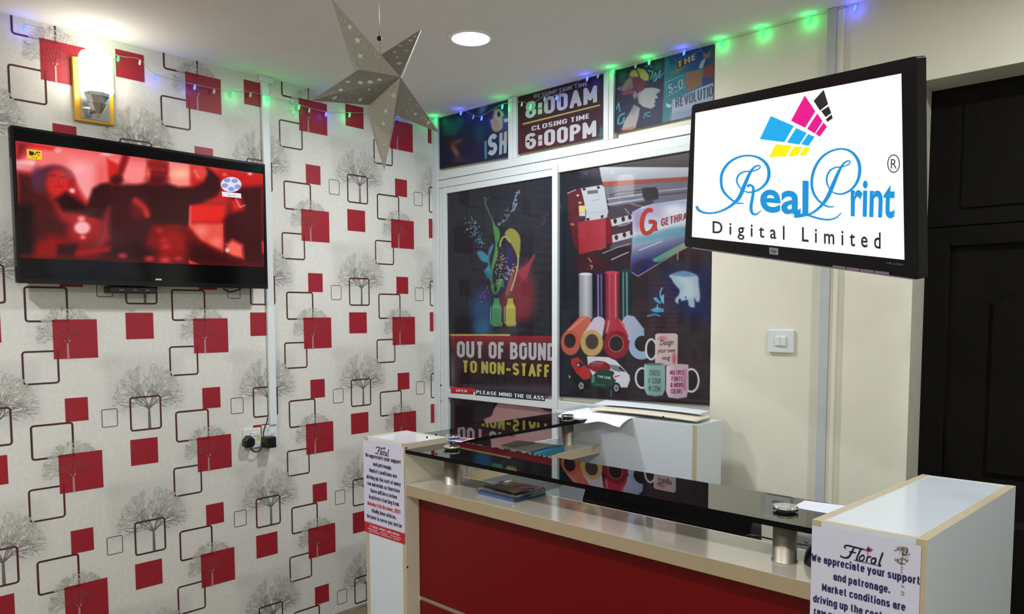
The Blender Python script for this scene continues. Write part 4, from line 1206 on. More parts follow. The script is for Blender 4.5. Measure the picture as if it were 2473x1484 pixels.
# ledge, fascia, worktop
mb = MB(); mb.box(PX1, A[0], YF, -1.366, ZS - 0.036, ZS, (0, 0, 1, 0, 0, 0)); mb.build('transaction_ledge', [M_cream_lam, mat('shaded_ledge_edge', (164, 146, 118), .45, noise=.03, nscale=30)], desk, bevel=0.0012)  # front band is the cream edge darkened, its shade put into the colour
yr = -1.515
mb = MB(); mb.box(PX1, A[0], yr, yr + T18, 0.604, ZS - 0.036); mb.build('fascia_panel', M_red_lam, desk, bevel=0.001)
mb = MB(); mb.box(PX1, A[0], yr, yr + T18, 0.10, 0.590); mb.build('fascia_panel', M_red_lam, desk, bevel=0.001)
mb = MB(); mb.box(PX1, A[0], yr + 0.004, yr + T18, 0.590, 0.604); mb.build('metal_strip', M_steel, desk)
mb = MB(); mb.box(PX1, A[0], yr + 0.03, yr + 0.03 + T18, 0.0, 0.10); mb.build('kick_board', M_black, desk)
mb = MB(); mb.box(PX1, A[0], yr + T18, -0.92, 0.715, 0.74); mb.build('worktop', M_cream_lam, desk, bevel=0.001)
mb = MB(); mb.box(2.40, 2.418, yr + 0.06, -0.95, 0.0, 0.715); mb.build('worktop_support', M_white_lam, desk)
glass_plate(desk, 'glass_top', PX1 + 0.0005, A[0] - 0.0005, YF, -1.346)
standoff(desk, 1.446, -1.464); standoff(desk, 2.518, -1.474)

# side wing towards the sliding door, ending in a white cabinet
wing = empty('side_counter', (1.25, -0.97, 0), 'cream side counter with black glass shelf ending in white cabinet by sliding door', 'counter')
mb = MB(); mb.box(PX0 + T18, 1.367, -1.3895, -0.575, ZS - 0.036, ZS, (0, 1, 0, 0, 0, 0)); mb.build('counter_shelf', [M_cream_lam, M_cream_edge], wing, bevel=0.0012)
mb = MB(); mb.box(PX0, PX0 + T18, -1.3895, -0.575, 0, ZS); mb.build('outer_panel', M_white_lam, wing)
glass_plate(wing, 'glass_shelf', PX0 + 0.005, 1.352, -1.385, -0.577)
standoff(wing, 1.296, -1.322); standoff(wing, 1.268, -0.668)
mb = MB(); mb.box(PX0, 1.803, -0.575, -0.385, 0, ZP - 0.006, (0, 0, 0, 0, 0, 0)); mb.build('end_cabinet', [M_white_lam], wing, bevel=0.0012)
mb = MB(); mb.box(1.785, 1.8032, -0.5756, -0.5750, 0, ZP - 0.007); mb.build('edge_band', M_cream_edge, wing)
for (px_, py_) in ((1602, 1008), (1262, 1147), (1437, 1091)):
    P = at(px_, py_, 1, -0.575)
    mb = MB(); mb.lathe([(0.0045, 0), (0.004, 0.0012)], (P[0], -0.575, P[2]), (0, -1, 0), 14); mb.build('screw_cap', M_black, wing)

# ================================================================== printed notices on both pillars
M_notice = print_mat('notice_print', 0.4, coat=0.15)
NAVY, NRED = (36, 32, 84), (186, 34, 52)
LINES = [('We appreciate your support', .055, .93, .156), ('and patronage.', .25, .71, .237), ('Market conditions are', .155, .83, .312), ('driving up the cost of many', .08, .92, .388),
         ('raw materials so therefore', .09, .90, .459), ('there will be a review', .17, .83, .530), ('in price(s) starting from', .13, .87, .600), ('Monday 5th October, 2021', .09, .90, .676),
         ('Kindly bear with us.', .20, .80, .745), ('We love to serve you  better', .07, .94, .818)]


def notice(name, x0, x1, ztop, hgt, label, u0, u1, vshift=0.0):
    Yn = YF - 0.0012
    un = lambda u, v, off=0.0: np.stack([x0 + np.asarray(u, float) * (x1 - x0), np.full(np.shape(u), Yn - off), ztop - np.asarray(v, float) * hgt], -1)
    s = Sheet(un); s.LIFT = 0.00025
    s.grid([(0, 0), (1, 0), (1, 1), (0, 1)], 4, 100, (206, 204, 224), lambda p: p.poly([(-.1, .885), (1.1, .885), (1.1, 1.1), (-.1, 1.1)], (180, 28, 46), 0.004))
    U = lambda u: (u - u0) / (u1 - u0)
    ch = 0.043
    for t, a, b, v in LINES:
        v += vshift
        s.text(t, [(U(a), v - ch / 2), (U(b), v - ch / 2), (U(b), v + ch / 2), (U(a), v + ch / 2)], NRED if 'October' in t else NAVY, 2, wt=0.24)
    # script logo with a small tulip
    L = lambda x, y: (U(.32 + x * .28), .045 + vshift + y * .075)
    K = (26, 22, 44)
    s.stroke([L(.10, .30), L(.05, .18), L(.14, .05), L(.40, .08), L(.62, .10)], .010, K, 2, 4)
    s.stroke([L(.34, .10), L(.27, .5), L(.18, .9), L(.04, 1.0), L(-.06, .92)], [.012, .016, .014, .009, .012], K, 2, 4)
    s.stroke([L(.20, .48), L(.40, .46)], .008, K, 2)
    s.stroke([L(.54, .10), L(.46, .6), L(.42, .95), L(.48, .98)], .014, K, 2, 4)
    s.stroke([L(.58, .55), L(.50, .8), L(.54, .98), L(.62, .85), L(.64, .6)], .011, K, 2, 4, closed=True)
    s.stroke([L(.74, .55), L(.70, .98)], .014, K, 2); s.stroke([L(.74, .62), L(.80, .52), L(.84, .58)], .010, K, 2, 3)
    s.stroke([L(.98, .58), L(.88, .62), L(.84, .9), L(.92, .96), L(.98, .62), L(.95, .98)], .011, K, 2, 4)
    s.stroke([L(1.16, .05), L(1.06, .95), L(1.12, .98)], .015, K, 2, 4)
    s.stroke([L(.34, 1.02), L(1.06, 1.05)], .005, (90, 80, 110), 2)
    s.stroke([L(.74, .5), L(.74, .2)], .006, (120, 30, 50), 2)
    s.poly([L(.68, .1), L(.76, -.22), L(.80, .08), L(.74, .22)], (40, 40, 120), 3); s.poly([L(.76, .18), L(.80, -.12), L(.88, -.02), L(.82, .2)], (190, 40, 60), 3); s.poly([L(.64, .2), L(.62, -.02), L(.70, .14)], (200, 60, 70), 3)
    s.text('FLORAL PRINT AND MEDIA', [(U(.15), .908), (U(.88), .908), (U(.88), .932), (U(.15), .932)], (226, 206, 214), 2, wt=0.17)
    for v, segs in ((.952, ((.09, .36), (.41, .62), (.66, .92))), (.975, ((.12, .40), (.43, .70), (.72, .90)))):
        for a, b in segs:
            k = a
            while k < b - .02:
                s.poly([(U(k), v - .006), (U(k + .022), v - .006), (U(k + .022), v + .005), (U(k), v + .005)], (220, 190, 200), 2); k += .032
    return s


s = notice('notice', 1.1235, 1.3375, 1.0935, 0.31, '', 0, 1)
tag(s.build('notice', M_notice), 'price review notice sheet on the left pillar of the desk, red footer showing', 'notice')
s = notice('notice', 2.6115, 2.8065, 1.0935, 0.352, '', .055, .93, 0.025)
for k in range(46):                                              # scuffed, peeling ink at the upper right corner
    u = .85 + rnd.gauss(0, .030); v = .022 + rnd.random() ** 1.6 * .085
    s.stroke([(u, v), (u + rnd.uniform(-.02, .02), v + .006), (u + rnd.uniform(-.02, .03), v + .012)], rnd.uniform(.004, .010), rnd.choice(((96, 84, 82), (120, 108, 106), (150, 142, 150))), 1, 3)
for v in (.128, .142, .155): s.poly([(.835, v), (.85, v), (.848, v + .008), (.836, v + .008)], (110, 100, 104), 1)
for v in (.225, .255, .268): s.poly([(.84, v), (.872, v + .004), (.87, v + .012), (.845, v + .008)], (130, 122, 130), 1)
tag(s.build('notice', M_notice), 'price review notice sheet with scuffed corner on the large right pillar', 'notice')
# ================================================================== wall television
TVX = 0.09; ty0, ty1, tz0, tz1 = -2.284, -1.328, 1.623, 2.169
tv = empty('television', (0.0, -1.806, 1.62), 'large black flat television showing a red lit music video on the patterned wall', 'television')
mb = MB(); mb.box(TVX - 0.035, TVX, ty0, ty1, tz0, tz1)
mb.build('screen_housing', mat('television_black', (8, 7, 10), 0.1, spec=0.25), tv, bevel=0.004)
mb = MB(); mb.box(0.022, TVX - 0.035, ty0 + 0.12, ty1 - 0.12, tz0 + 0.03, tz1 - 0.22); mb.build('rear_housing', M_black, tv, bevel=0.01)
mb = MB(); mb.box(0.0005, 0.022, -1.95, -1.66, 1.72, 1.92); mb.build('wall_bracket', mat('black_steel', (24, 24, 26), 0.4, metal=.6), tv)
mb = MB()
for a, b, c, d in ((ty0, ty1, tz1 - 0.010, tz1), (ty0, ty1, tz0, tz0 + 0.018), (ty0, ty0 + 0.009, tz0 + .018, tz1 - .01), (ty1 - 0.009, ty1, tz0 + .018, tz1 - .01)):
    mb.box(TVX, TVX + 0.003, a, b, c, d)
mb.build('bezel', mat('dark_glossy_bezel', (14, 14, 18), 0.18, spec=.3), tv)
Pl = at(1262 / 3.297, 270 + 1337 / 3.297, 0, TVX + 0.003)
mb = MB(); mb.box(TVX + 0.003, TVX + 0.0036, Pl[1] - 0.012, Pl[1] + 0.012, Pl[2] - 0.003, Pl[2] + 0.003); mb.build('logo_badge', M_chrome, tv)
s = Sheet(on_axis(0, TVX + 0.0004, 1), (0, 270, 3.297))
TQ = [(122, 231), (2095, 497), (2104, 1238), (160, 1165)]


def paint(p):
    p.fs = 1.6
    p.ramp((1000, 300), (1000, 1150), (236, 96, 90), (120, 14, 16))
    p.poly([(120, 230), (1500, 410), (1520, 700), (700, 720), (420, 560), (150, 470)], (250, 140, 136), 60)
    p.poly([(240, 245), (440, 280), (430, 310), (240, 290)], (226, 60, 52), 24); p.poly([(120, 230), (240, 245), (200, 330), (130, 400)], (140, 30, 36), 50)
    p.ell(460, 308, 24, 14, (255, 200, 196), 16); p.ell(850, 338, 40, 10, (255, 214, 206), 14)
    p.poly([(560, 390), (760, 420), (740, 700), (640, 700), (560, 480)], (255, 176, 176), 60); p.poly([(870, 400), (950, 400), (1160, 440), (1160, 560), (900, 560)], (255, 160, 156), 40)
    p.poly([(850, 375), (945, 420), (925, 540), (860, 540)], (214, 56, 48), 20); p.poly([(770, 420), (850, 430), (840, 580), (780, 600)], (240, 120, 116), 40, .8)
    p.poly([(1340, 400), (1520, 420), (1525, 590), (1360, 590)], (255, 164, 148), 30); p.ell(1440, 495, 60, 26, (255, 214, 184), 40)
    p.poly([(1520, 420), (2095, 495), (2095, 720), (1520, 700)], (206, 44, 38), 30); p.poly([(1560, 430), (1720, 450), (1700, 520), (1580, 500)], (236, 100, 84), 50)
    p.ell(1990, 495, 16, 10, (255, 220, 210), 10); p.ell(1790, 500, 16, 12, (240, 140, 120), 14)
    p.line([(130, 405), (260, 408)], 26, (255, 236, 236), 26); p.ell(150, 440, 60, 30, (244, 170, 176), 40)
    # crowd, left
    p.poly([(140, 480), (250, 500), (330, 620), (420, 720), (470, 860), (560, 900), (500, 1160), (150, 1165)], (78, 20, 22), 40)
    for k in range(14): p.line([(170 + k * 16, 520 + k * 14), (230 + k * 17, 640 + k * 16), (260 + k * 18, 780 + k * 8)], 10, (120 if k % 2 else 60, 28, 28), 20, .6, smooth=3)
    p.poly([(130, 740), (250, 760), (260, 1000), (270, 1170), (140, 1170)], (18, 4, 6), 60)
    p.ell(425, 555, 165, 130, (96, 46, 60), 26); p.ell(300, 540, 50, 90, (90, 60, 84), 30)
    p.ell(465, 570, 100, 115, (200, 44, 42), 30); p.ell(480, 610, 70, 60, (220, 66, 58), 40, .8); p.line([(400, 510), (440, 505)], 10, (120, 20, 24), 8); p.line([(490, 520), (530, 525)], 10, (120, 20, 24), 8); p.line([(440, 592), (500, 596)], 12, (160, 30, 32), 12, .7); p.line([(470, 530), (465, 570)], 8, (170, 30, 34), 10)
    p.poly([(560, 480), (620, 600), (690, 720), (640, 760), (560, 650)], (190, 50, 48), 30); p.ell(575, 630, 22, 20, (255, 200, 196), 14)
    p.poly([(440, 700), (520, 640), (600, 680), (700, 760), (760, 800), (740, 830), (500, 790)], (46, 6, 12), 30)
    # man in the middle
    p.poly([(700, 720), (740, 610), (800, 575), (870, 565), (960, 585), (1100, 580), (1200, 560), (1330, 570), (1420, 600), (1540, 600), (1620, 560), (1650, 500), (1640, 440), (1690, 470), (1750, 530), (1762, 610), (1730, 670), (1600, 730), (1520, 755), (1510, 920), (1300, 910), (1200, 900), (860, 880), (700, 830), (690, 790)], (62, 20, 24), 22)
    p.poly([(860, 600), (1000, 600), (1200, 700), (1200, 900), (860, 860)], (70, 34, 38), 70, .8)
    p.ell(1255, 470, 88, 108, (172, 50, 48), 22); p.ell(1250, 545, 80, 46, (96, 22, 26), 30); p.poly([(1170, 385), (1340, 405), (1330, 460), (1180, 440)], (146, 44, 44), 24); p.line([(1200, 480), (1320, 490)], 18, (110, 30, 40), 14); p.ell(1180, 490, 16, 40, (240, 120, 104), 16)
    p.line([(905, 560), (940, 520), (975, 430), (1000, 360)], 58, (150, 34, 36), 20, smooth=3); p.ell(930, 545, 50, 40, (84, 22, 26), 20)
    p.poly([(1530, 440), (1600, 440), (1640, 480), (1620, 540), (1560, 540), (1535, 490)], (226, 96, 84), 22); p.line([(1550, 470), (1580, 520)], 16, (255, 150, 130), 14, .8)
    # front row heads
    p.ell(1020, 900, 185, 215, (72, 32, 36), 26); p.poly([(840, 800), (870, 760), (870, 1000), (800, 1060), (760, 1050)], (160, 70, 72), 40, .9); p.line([(800, 850), (815, 920), (790, 1010), (740, 1060)], 14, (110, 50, 54), 20, .8, smooth=3)
    p.line([(1080, 710), (1140, 760), (1170, 820)], 46, (216, 74, 64), 24, smooth=3); p.ell(1100, 780, 60, 80, (150, 44, 44), 40, .5)
    p.ell(655, 925, 62, 50, (255, 236, 240), 16); p.ell(655, 925, 110, 90, (250, 110, 110), 80, .35); p.ell(648, 855, 26, 22, (255, 180, 176), 20); p.ell(660, 1000, 20, 16, (255, 150, 150), 16)
    # right
    p.poly([(1520, 745), (1790, 745), (1790, 880), (1515, 880)], (236, 52, 40), 20); p.poly([(1510, 890), (1775, 890), (1770, 1150), (1600, 1040), (1500, 930)], (238, 110, 92), 22); p.ell(1600, 950, 50, 40, (250, 150, 130), 40); p.ell(1730, 1040, 40, 30, (255, 150, 130), 40); p.line([(1516, 760), (1512, 900)], 16, (255, 120, 120), 12)
    p.poly([(1830, 660), (1930, 600), (2095, 590), (2100, 1235), (1800, 1160), (1780, 860), (1830, 800)], (70, 14, 18), 30)
    p.poly([(1830, 700), (1920, 690), (1940, 780), (1850, 800)], (220, 50, 46), 30); p.line([(1880, 700), (1910, 760), (1950, 745)], 9, (255, 170, 160), 8)
    p.poly([(1800, 1060), (1850, 1020), (1930, 1060), (1940, 1170), (1830, 1150)], (255, 128, 108), 26); p.ell(1810, 1105, 18, 20, (255, 210, 200), 14); p.line([(1768, 900), (1772, 1120)], 12, (250, 110, 104), 10); p.line([(2092, 1040), (2098, 1120)], 14, (255, 90, 90), 12)
    # foreground shoulder and floor
    p.poly([(1200, 920), (1290, 905), (1420, 895), (1520, 940), (1600, 1040), (1800, 1140), (1960, 1230), (1520, 1200), (1250, 1190)], (116, 14, 14), 30); p.poly([(1260, 960), (1400, 930), (1480, 1000), (1500, 1120), (1300, 1180), (1240, 1080)], (158, 18, 16), 60)
    p.poly([(1500, 1040), (1620, 1060), (1960, 1230), (1500, 1230)], (66, 8, 10), 50)
    p.ell(1305, 1028, 28, 16, (190, 60, 54), 18); p.ell(1322, 1074, 32, 18, (206, 70, 64), 20); p.ell(1270, 945, 24, 16, (190, 60, 54), 18)
    p.poly([(860, 1060), (1100, 1030), (1250, 1120), (1200, 1210), (760, 1190)], (54, 12, 16), 50)
    for x, y, r in ((975, 1148, 30), (1190, 1172, 34), (1315, 1182, 40), (1420, 1170, 24)): p.ell(x, y, r, r * .6, (206, 80, 84), 22)
    p.poly([(1505, 1180), (1580, 1215), (1505, 1215)], (250, 80, 70), 12)
    p.poly([(290, 1050), (400, 980), (560, 1010), (560, 1060), (440, 1170), (270, 1168)], (150, 14, 14), 50); p.poly([(455, 1060), (620, 1050), (600, 1170), (455, 1170)], (56, 8, 14), 24); p.line([(620, 1130), (740, 1110), (860, 1095)], 40, (164, 34, 34), 24)
    p.ramp((0, 1140), (0, 1190), (150, 20, 20), (40, 5, 6), [(150, 1130), (900, 1150), (900, 1200), (150, 1180)], 20, .5)


def tv_tone(p):
    paint(p)
    p.c = 255 * (p.c.clip(0, 255) / 255) ** np.array([1.1, 1.3, 1.25])


s.grid(TQ, 270, 125, (150, 26, 26), tv_tone)
s.poly([(213, 297), (333, 311), (334, 384), (216, 372)], (248, 206, 40), 2)
s.poly([(230, 314), (246, 312), (256, 322), (266, 314), (272, 336), (262, 350), (234, 346)], (40, 36, 30), 3); s.stroke([(276, 346), (290, 326), (312, 324), (318, 332)], 9, (60, 50, 34), 3, 3); s.stroke([(296, 336), (310, 352), (318, 348)], 6, (80, 66, 34), 3)
s.stroke([(248, 362), (300, 368)], 5, (150, 120, 40), 3)
s.disc(1840, 580, 82, 60, (226, 230, 252), 2, 36)
for (x, y) in ((1808, 546), (1868, 551), (1893, 598), (1842, 616), (1790, 588)): s.disc(x, y, 26, 18, (150, 156, 214), 3, 20)
s.poly([(1766, 636), (1918, 652), (1922, 690), (1770, 674)], (240, 240, 246), 2)
s.text('Sport', [(1812, 655), (1878, 662), (1878, 676), (1812, 669)], (130, 136, 200), 3, 0.0)
s.build('screen_picture', print_mat('television_picture', 0.12, emission=0.95, spec=0.18), tv)

# decoder box hung under the television, and the TV's loop of cable
dec = empty('decoder_box', (0.02, -1.886, 1.60), 'small black decoder box fixed under the television', 'decoder')
mb = MB(); mb.box(0.0, 0.075, -1.975, -1.80, 1.594, 1.621); mb.build('casing', M_black, dec, bevel=0.005)
for y in (-1.935, -1.885, -1.838):
    mb = MB(); mb.box(0.075, 0.0757, y - 0.008, y + 0.008, 1.605, 1.609); mb.build('front_light', mat('grey_mark', (120, 124, 128), .4), dec)
cab = [at(x, y, 0, 0.02) for x, y in ((529, 684), (540, 697), (552, 705), (566, 704), (582, 697), (598, 686))]
cab = [np.array([0.008, cab[0][1], 1.66])] + cab + [np.array([0.008, cab[-1][1], 1.66])]
mb = MB(); mb.tube(smooth_path(cab, 5), 0.003, 7)
tag(mb.build('television_cable', M_black), 'thin black cable looping below the right end of the television', 'cable')

# ================================================================== hanging monitor with the shop's logo
ma, mt_, mr = math.radians(-27.4), math.radians(9.6), math.radians(-8.6)
e1 = np.array([math.cos(ma) * math.cos(mr), math.sin(ma) * math.cos(mr), math.sin(mr)])
mn = np.array([math.sin(ma) * math.cos(mt_), -math.cos(ma) * math.cos(mt_), -math.sin(mt_)]); mn -= e1 * (mn @ e1); mn /= np.linalg.norm(mn)
mp = CAM_P + 1.2 * (np.array([2.541, -1.593, 1.778]) - CAM_P)
mon_un = on_plane(mp, mn)
CP7 = (1620, 120, 2.559)
s0 = Sheet(mon_un, CP7)


def mon_pts(pts, off):
    X, Y = s0.px([p[0] for p in pts], [p[1] for p in pts]); return mon_un(X, Y, off)


mon = empty('monitor', tuple(mp - mn * 0.04), 'black monitor held out from the wall showing a bright white logo screen', 'monitor')


def rounded_quad(q, r, n=5):
    out = []; N = len(q)
    for i in range(N):
        a, b, c = np.array(q[i - 1], float), np.array(q[i], float), np.array(q[(i + 1) % N], float)
        u = (a - b) / np.linalg.norm(a - b); v = (c - b) / np.linalg.norm(c - b)
        for k in range(n + 1):
            t = k / n; out.append(tuple((1 - t) ** 2 * (b + u * r) + 2 * t * (1 - t) * b + t * t * (b + v * r)))
    return out


OUT = rounded_quad([(131, 342), (1520, 38), (1534, 1424), (84, 1218)], 22)
SCR = [(152, 391), (1425, 147), (1444, 1300), (130, 1158)]
f0 = mon_pts(OUT, 0.0); cen = f0.mean(0)
b0 = f0 - mn * 0.022; b1 = cen + (f0 - cen) * 0.93 - mn * 0.034; N = len(OUT)
mb = MB(); mb.add(list(f0) + list(b0) + list(b1), [tuple(range(N))] + [(i, (i + 1) % N, N + (i + 1) % N, N + i) for i in range(N)] + [(N + i, N + (i + 1) % N, 2 * N + (i + 1) % N, 2 * N + i) for i in range(N)] + [tuple(range(2 * N, 3 * N))[::-1]])
hs = mb.build('monitor_housing', mat('monitor_black_plastic', (11, 10, 14), 0.22, spec=.2), mon)
s = Sheet(mon_un, CP7)
s.LIFT = 0.0003
s.grid(SCR, 2, 2, (252, 253, 255), None, 1)
CY, MG2, YL, BK, BL = (0, 174, 239), (236, 0, 140), (255, 242, 0), (35, 31, 32), (0, 148, 218)
for c, ps in ((BK, ([(945, 248), (972, 337), (922, 377), (883, 317)], [(975, 350), (992, 392), (957, 418), (930, 380)], [(994, 400), (1000, 425), (968, 447), (959, 430)])),
              (MG2, ([(828, 283), (893, 382), (830, 483), (743, 440)], [(905, 395), (938, 442), (890, 518), (842, 490)], [(945, 450), (965, 478), (920, 538), (895, 520)])),
              (CY, ([(618, 411), (760, 472), (702, 572), (550, 553)], [(775, 485), (840, 515), (795, 587), (718, 575)], [(850, 522), (890, 540), (850, 595), (805, 585)])),
              (YL, ([(650, 585), (747, 593), (713, 660), (607, 665)], [(762, 598), (815, 602), (780, 658), (725, 660)], [(825, 603), (863, 607), (833, 655), (795, 656)]))):
    for q in ps: s.poly(q, c, 3)
# script R
s.stroke([(452, 950), (410, 948), (360, 915), (320, 865), (311, 800), (325, 745), (365, 695), (425, 663), (495, 656), (555, 675), (595, 715), (607, 765), (595, 815), (560, 855), (515, 878), (475, 882), (450, 872)],
         [6, 10, 13, 16, 17, 17, 15, 12, 11, 15, 19, 20, 18, 14, 11, 9, 6], BL, 3, 6)
s.stroke([(450, 880), (425, 850), (408, 812), (420, 775), (455, 755), (500, 752), (540, 740), (553, 724), (540, 717), (515, 728), (488, 765), (455, 840), (425, 910), (385, 955), (330, 990), (265, 1010), (205, 1008), (170, 990), (160, 968)],
         [6, 9, 11, 11, 9, 8, 8, 8, 9, 12, 18, 24, 24, 18, 13, 11, 13, 17, 18], BL, 4, 6)
s.stroke([(476, 852), (480, 840), (497, 840), (510, 858), (506, 910), (496, 965), (500, 1005), (520, 1020), (545, 1008), (556, 993)], [10, 16, 14, 16, 18, 20, 18, 12, 8, 5], BL, 5, 5)
# script P
s.stroke([(1010, 970), (968, 970), (915, 935), (880, 880), (871, 815), (885, 745), (925, 675), (985, 630), (1055, 614), (1115, 632), (1155, 680), (1168, 740), (1155, 810), (1115, 865), (1060, 892), (1015, 888), (990, 872)],
         [6, 10, 13, 16, 17, 17, 15, 12, 11, 15, 19, 20, 18, 14, 11, 9, 6], BL, 3, 6)
s.stroke([(1000, 880), (975, 850), (963, 805), (978, 755), (1015, 730), (1060, 724), (1095, 712), (1108, 695), (1095, 688), (1068, 705), (1040, 750), (1005, 830), (970, 910), (925, 970), (870, 1012), (810, 1030), (765, 1036)],
         [6, 9, 11, 11, 9, 8, 8, 8, 9, 12, 18, 24, 24, 18, 13, 12, 12], BL, 4, 6)
s.stroke([(762, 1034), (790, 1022), (840, 1022), (905, 1042), (970, 1052), (1020, 1040), (1045, 1018), (1053, 1008)], [16, 14, 12, 12, 11, 9, 7, 5], BL, 5, 5)
s.text('eal', [(552, 800), (852, 812), (850, 1028), (552, 1000)], BL, 3, 0.022)
s.text('rint', [(1112, 793), (1393, 800), (1380, 1042), (1112, 1030)], BL, 3, 0.022)
s.stroke([(1377 + 36 * math.cos(t), 705 + 54 * math.sin(t)) for t in np.linspace(0, 2 * PI, 40, endpoint=False)], 6, BK, 3, closed=True)
s.text('R', [(1360, 677), (1397, 677), (1397, 737), (1360, 735)], BK, 3, -0.004)
s.text('Digital Limited', [(258, 1060), (1297, 1131), (1297, 1232), (258, 1134)], BK, 3, 0.012, 1.75)
s.build('screen_picture', print_mat('monitor_picture', 0.3, emission=1.0), mon)


def mon_box(q, t0, t1, name, m, parent=mon):
    a = mon_pts(q, t0); b = mon_pts(q, t1); mb = MB()
    mb.add(list(a) + list(b), [(3, 2, 1, 0), (4, 5, 6, 7), (0, 1, 5, 4), (1, 2, 6, 5), (2, 3, 7, 6), (3, 0, 4, 7)])
    return mb.build(name, m, parent)


s = Sheet(mon_un, CP7); s.LIFT = 0.0003
s.poly([(608, 1222), (664, 1229), (664, 1271), (610, 1265)], (150, 150, 152), 1)
s.text('hp', [(622, 1232), (652, 1236), (650, 1256), (620, 1253)], (30, 30, 32), 2, 0.0, 1.0, 0.2)
s.build('maker_badge', print_mat('badge_print', 0.3), mon)
s = Sheet(mon_un, CP7); s.LIFT = 0.0003
s.text('HP w1907v', [(1338, 1314), (1443, 1327), (1443, 1338), (1338, 1325)], (130, 126, 140), 2)
s.build('model_label', print_mat('badge_print', 0.3), mon)
for q in ([(1000, 1333), (1082, 1343), (1082, 1360), (1000, 1350)], [(1086, 1344), (1166, 1354), (1166, 1371), (1086, 1361)], [(1170, 1355), (1255, 1365), (1255, 1382), (1170, 1372)], [(1259, 1366), (1350, 1377), (1350, 1393), (1259, 1383)]):
    mon_box(q, 0.0, 0.002, 'control_button', mat('lavender_grey_plastic', (128, 116, 132), 0.35))
mon_box([(130, 1222), (1500, 1416), (1500, 1424), (130, 1230)], -0.004, 0.0015, 'lower_trim', mat('lavender_grey_plastic'))
ax_p = mp - mn * 0.034
wall_p = at(1925, 415, 1, YW); d_ = wall_p - ax_p
mb = MB(); mb.box(wall_p[0] - 0.05, wall_p[0] + 0.05, YW - 0.012, YW, wall_p[2] - 0.07, wall_p[2] + 0.07); mb.build('wall_plate', M_black, mon, bevel=0.003)
mb = MB(); mb.tube([ax_p + mn * 0.004, ax_p + d_ * 0.05, ax_p + d_ * 0.5, wall_p + np.array([0, -0.012, 0])], 0.016, 14); mb.build('wall_arm', M_black, mon)
mb = MB(); mb.lathe([(0.05, 0), (0.05, 0.02), (0.03, 0.03)], ax_p + mn * 0.003, -mn, 24); mb.build('arm_head', M_black, mon)

# ================================================================== paper star lantern
sc_ = np.array([1.2638, -1.5821, 2.2107]); sn = np.array([math.sin(1.587) * math.cos(.0398), -math.cos(1.587) * math.cos(.0398), math.sin(.0398)])
star_un = on_plane(sc_, sn)
tips = [star_un(x, y) for x, y in ((799, -6), (1018, 70), (1061, 321), (928, 412), (751, 243))]
inn = [star_un(x, y) for x, y in ((918, 134), (969, 196), (957, 279), (892, 254), (866, 168))]
apx = on_plane(sc_ + sn * 0.097, sn)(967, 186); bak = sc_ - sn * 0.097
M_star = mat('silver_paper', (150, 146, 138), 0.38, metal=0.45, noise=0.10, nscale=160, bump=0.25)
M_cut = mat('pale_cut_out', (206, 204, 190), 0.5)
star = empty('star_lantern', tuple(sc_), 'silver paper star lantern with cut out moons hanging from the ceiling', 'lantern')
mb = MB(); V = [np.array(v) for v in tips + inn] + [apx, bak]; fs = []
for k in range(5):
    fs += [(k, 5 + k, 10), (k, 10, 5 + (k - 1) % 5), (k, 11, 5 + k), (k, 5 + (k - 1) % 5, 11)]
mb.add(V, fs)
rnd = random.Random(12)
for k in range(5):
    for tri in ((tips[k], inn[k], apx), (tips[k], apx, inn[k - 1])):
        a, b, c = [np.array(v) for v in tri]; n = np.cross(b - a, c - a); n /= np.linalg.norm(n)
        if n @ sn < 0: n = -n
        u = (c - a) / np.linalg.norm(c - a); w = np.cross(n, u); placed = []
        for _ in range(60):
            r1 = rnd.random(); l1 = rnd.uniform(.12, .85); P = a * (1 - l1) + (b * r1 + c * (1 - r1)) * l1
            wid = np.linalg.norm(b - c) * l1
            edge = min(r1, 1 - r1) * wid * .8
            rr = rnd.uniform(.007, .012)
            if edge < rr + .002 or any(np.linalg.norm(P - q) < .026 for q in placed) or len(placed) > 8: continue
            placed.append(P); P = P + n * 0.0006; t0 = rnd.random() * 6; kind = rnd.random()
            if kind < .5: pts = [P + (u * math.cos(t0 + i * PI / 5) + w * math.sin(t0 + i * PI / 5)) * (rr if i % 2 == 0 else rr * .5) for i in range(10)]
            elif kind < .75: pts = [P + (u * math.cos(t0 + i * PI / 6) + w * math.sin(t0 + i * PI / 6)) * rr * .6 for i in range(12)]
            else:
                pts = [P + (u * math.cos(t0 + i * .45) + w * math.sin(t0 + i * .45)) * rr for i in range(9)] + [P + (u * math.cos(t0 + 1.8) + w * math.sin(t0 + 1.8)) * rr * .25 + (u * math.cos(t0 + i * .45) + w * math.sin(t0 + i * .45)) * rr * .72 for i in range(8, -1, -1)]
            mb.add(pts, [tuple(range(len(pts)))], 1)
mb.build('star_body', [M_star, M_cut], star)
tp = np.array([sc_[0], sc_[1], 0]); bd = star_un(916, 93)
mb = MB(); mb.tube([bd, (bd[0], bd[1], ZC)], 0.0016, 6); mb.build('cord', M_steel, star)
mb = MB(); mb.ball(bd, 0.0075, n=14); mb.build('bead', M_black, star)
mb = MB(); mb.tube([bd, inn[0] + sn * .004], 0.0008, 5); mb.build('hanging_thread', mat('grey_thread', (130, 130, 126), .7), star)
mb = MB(); mb.tube([bd, star_un(900, 150)], 0.0008, 5); mb.build('hanging_thread', mat('grey_thread'), star)

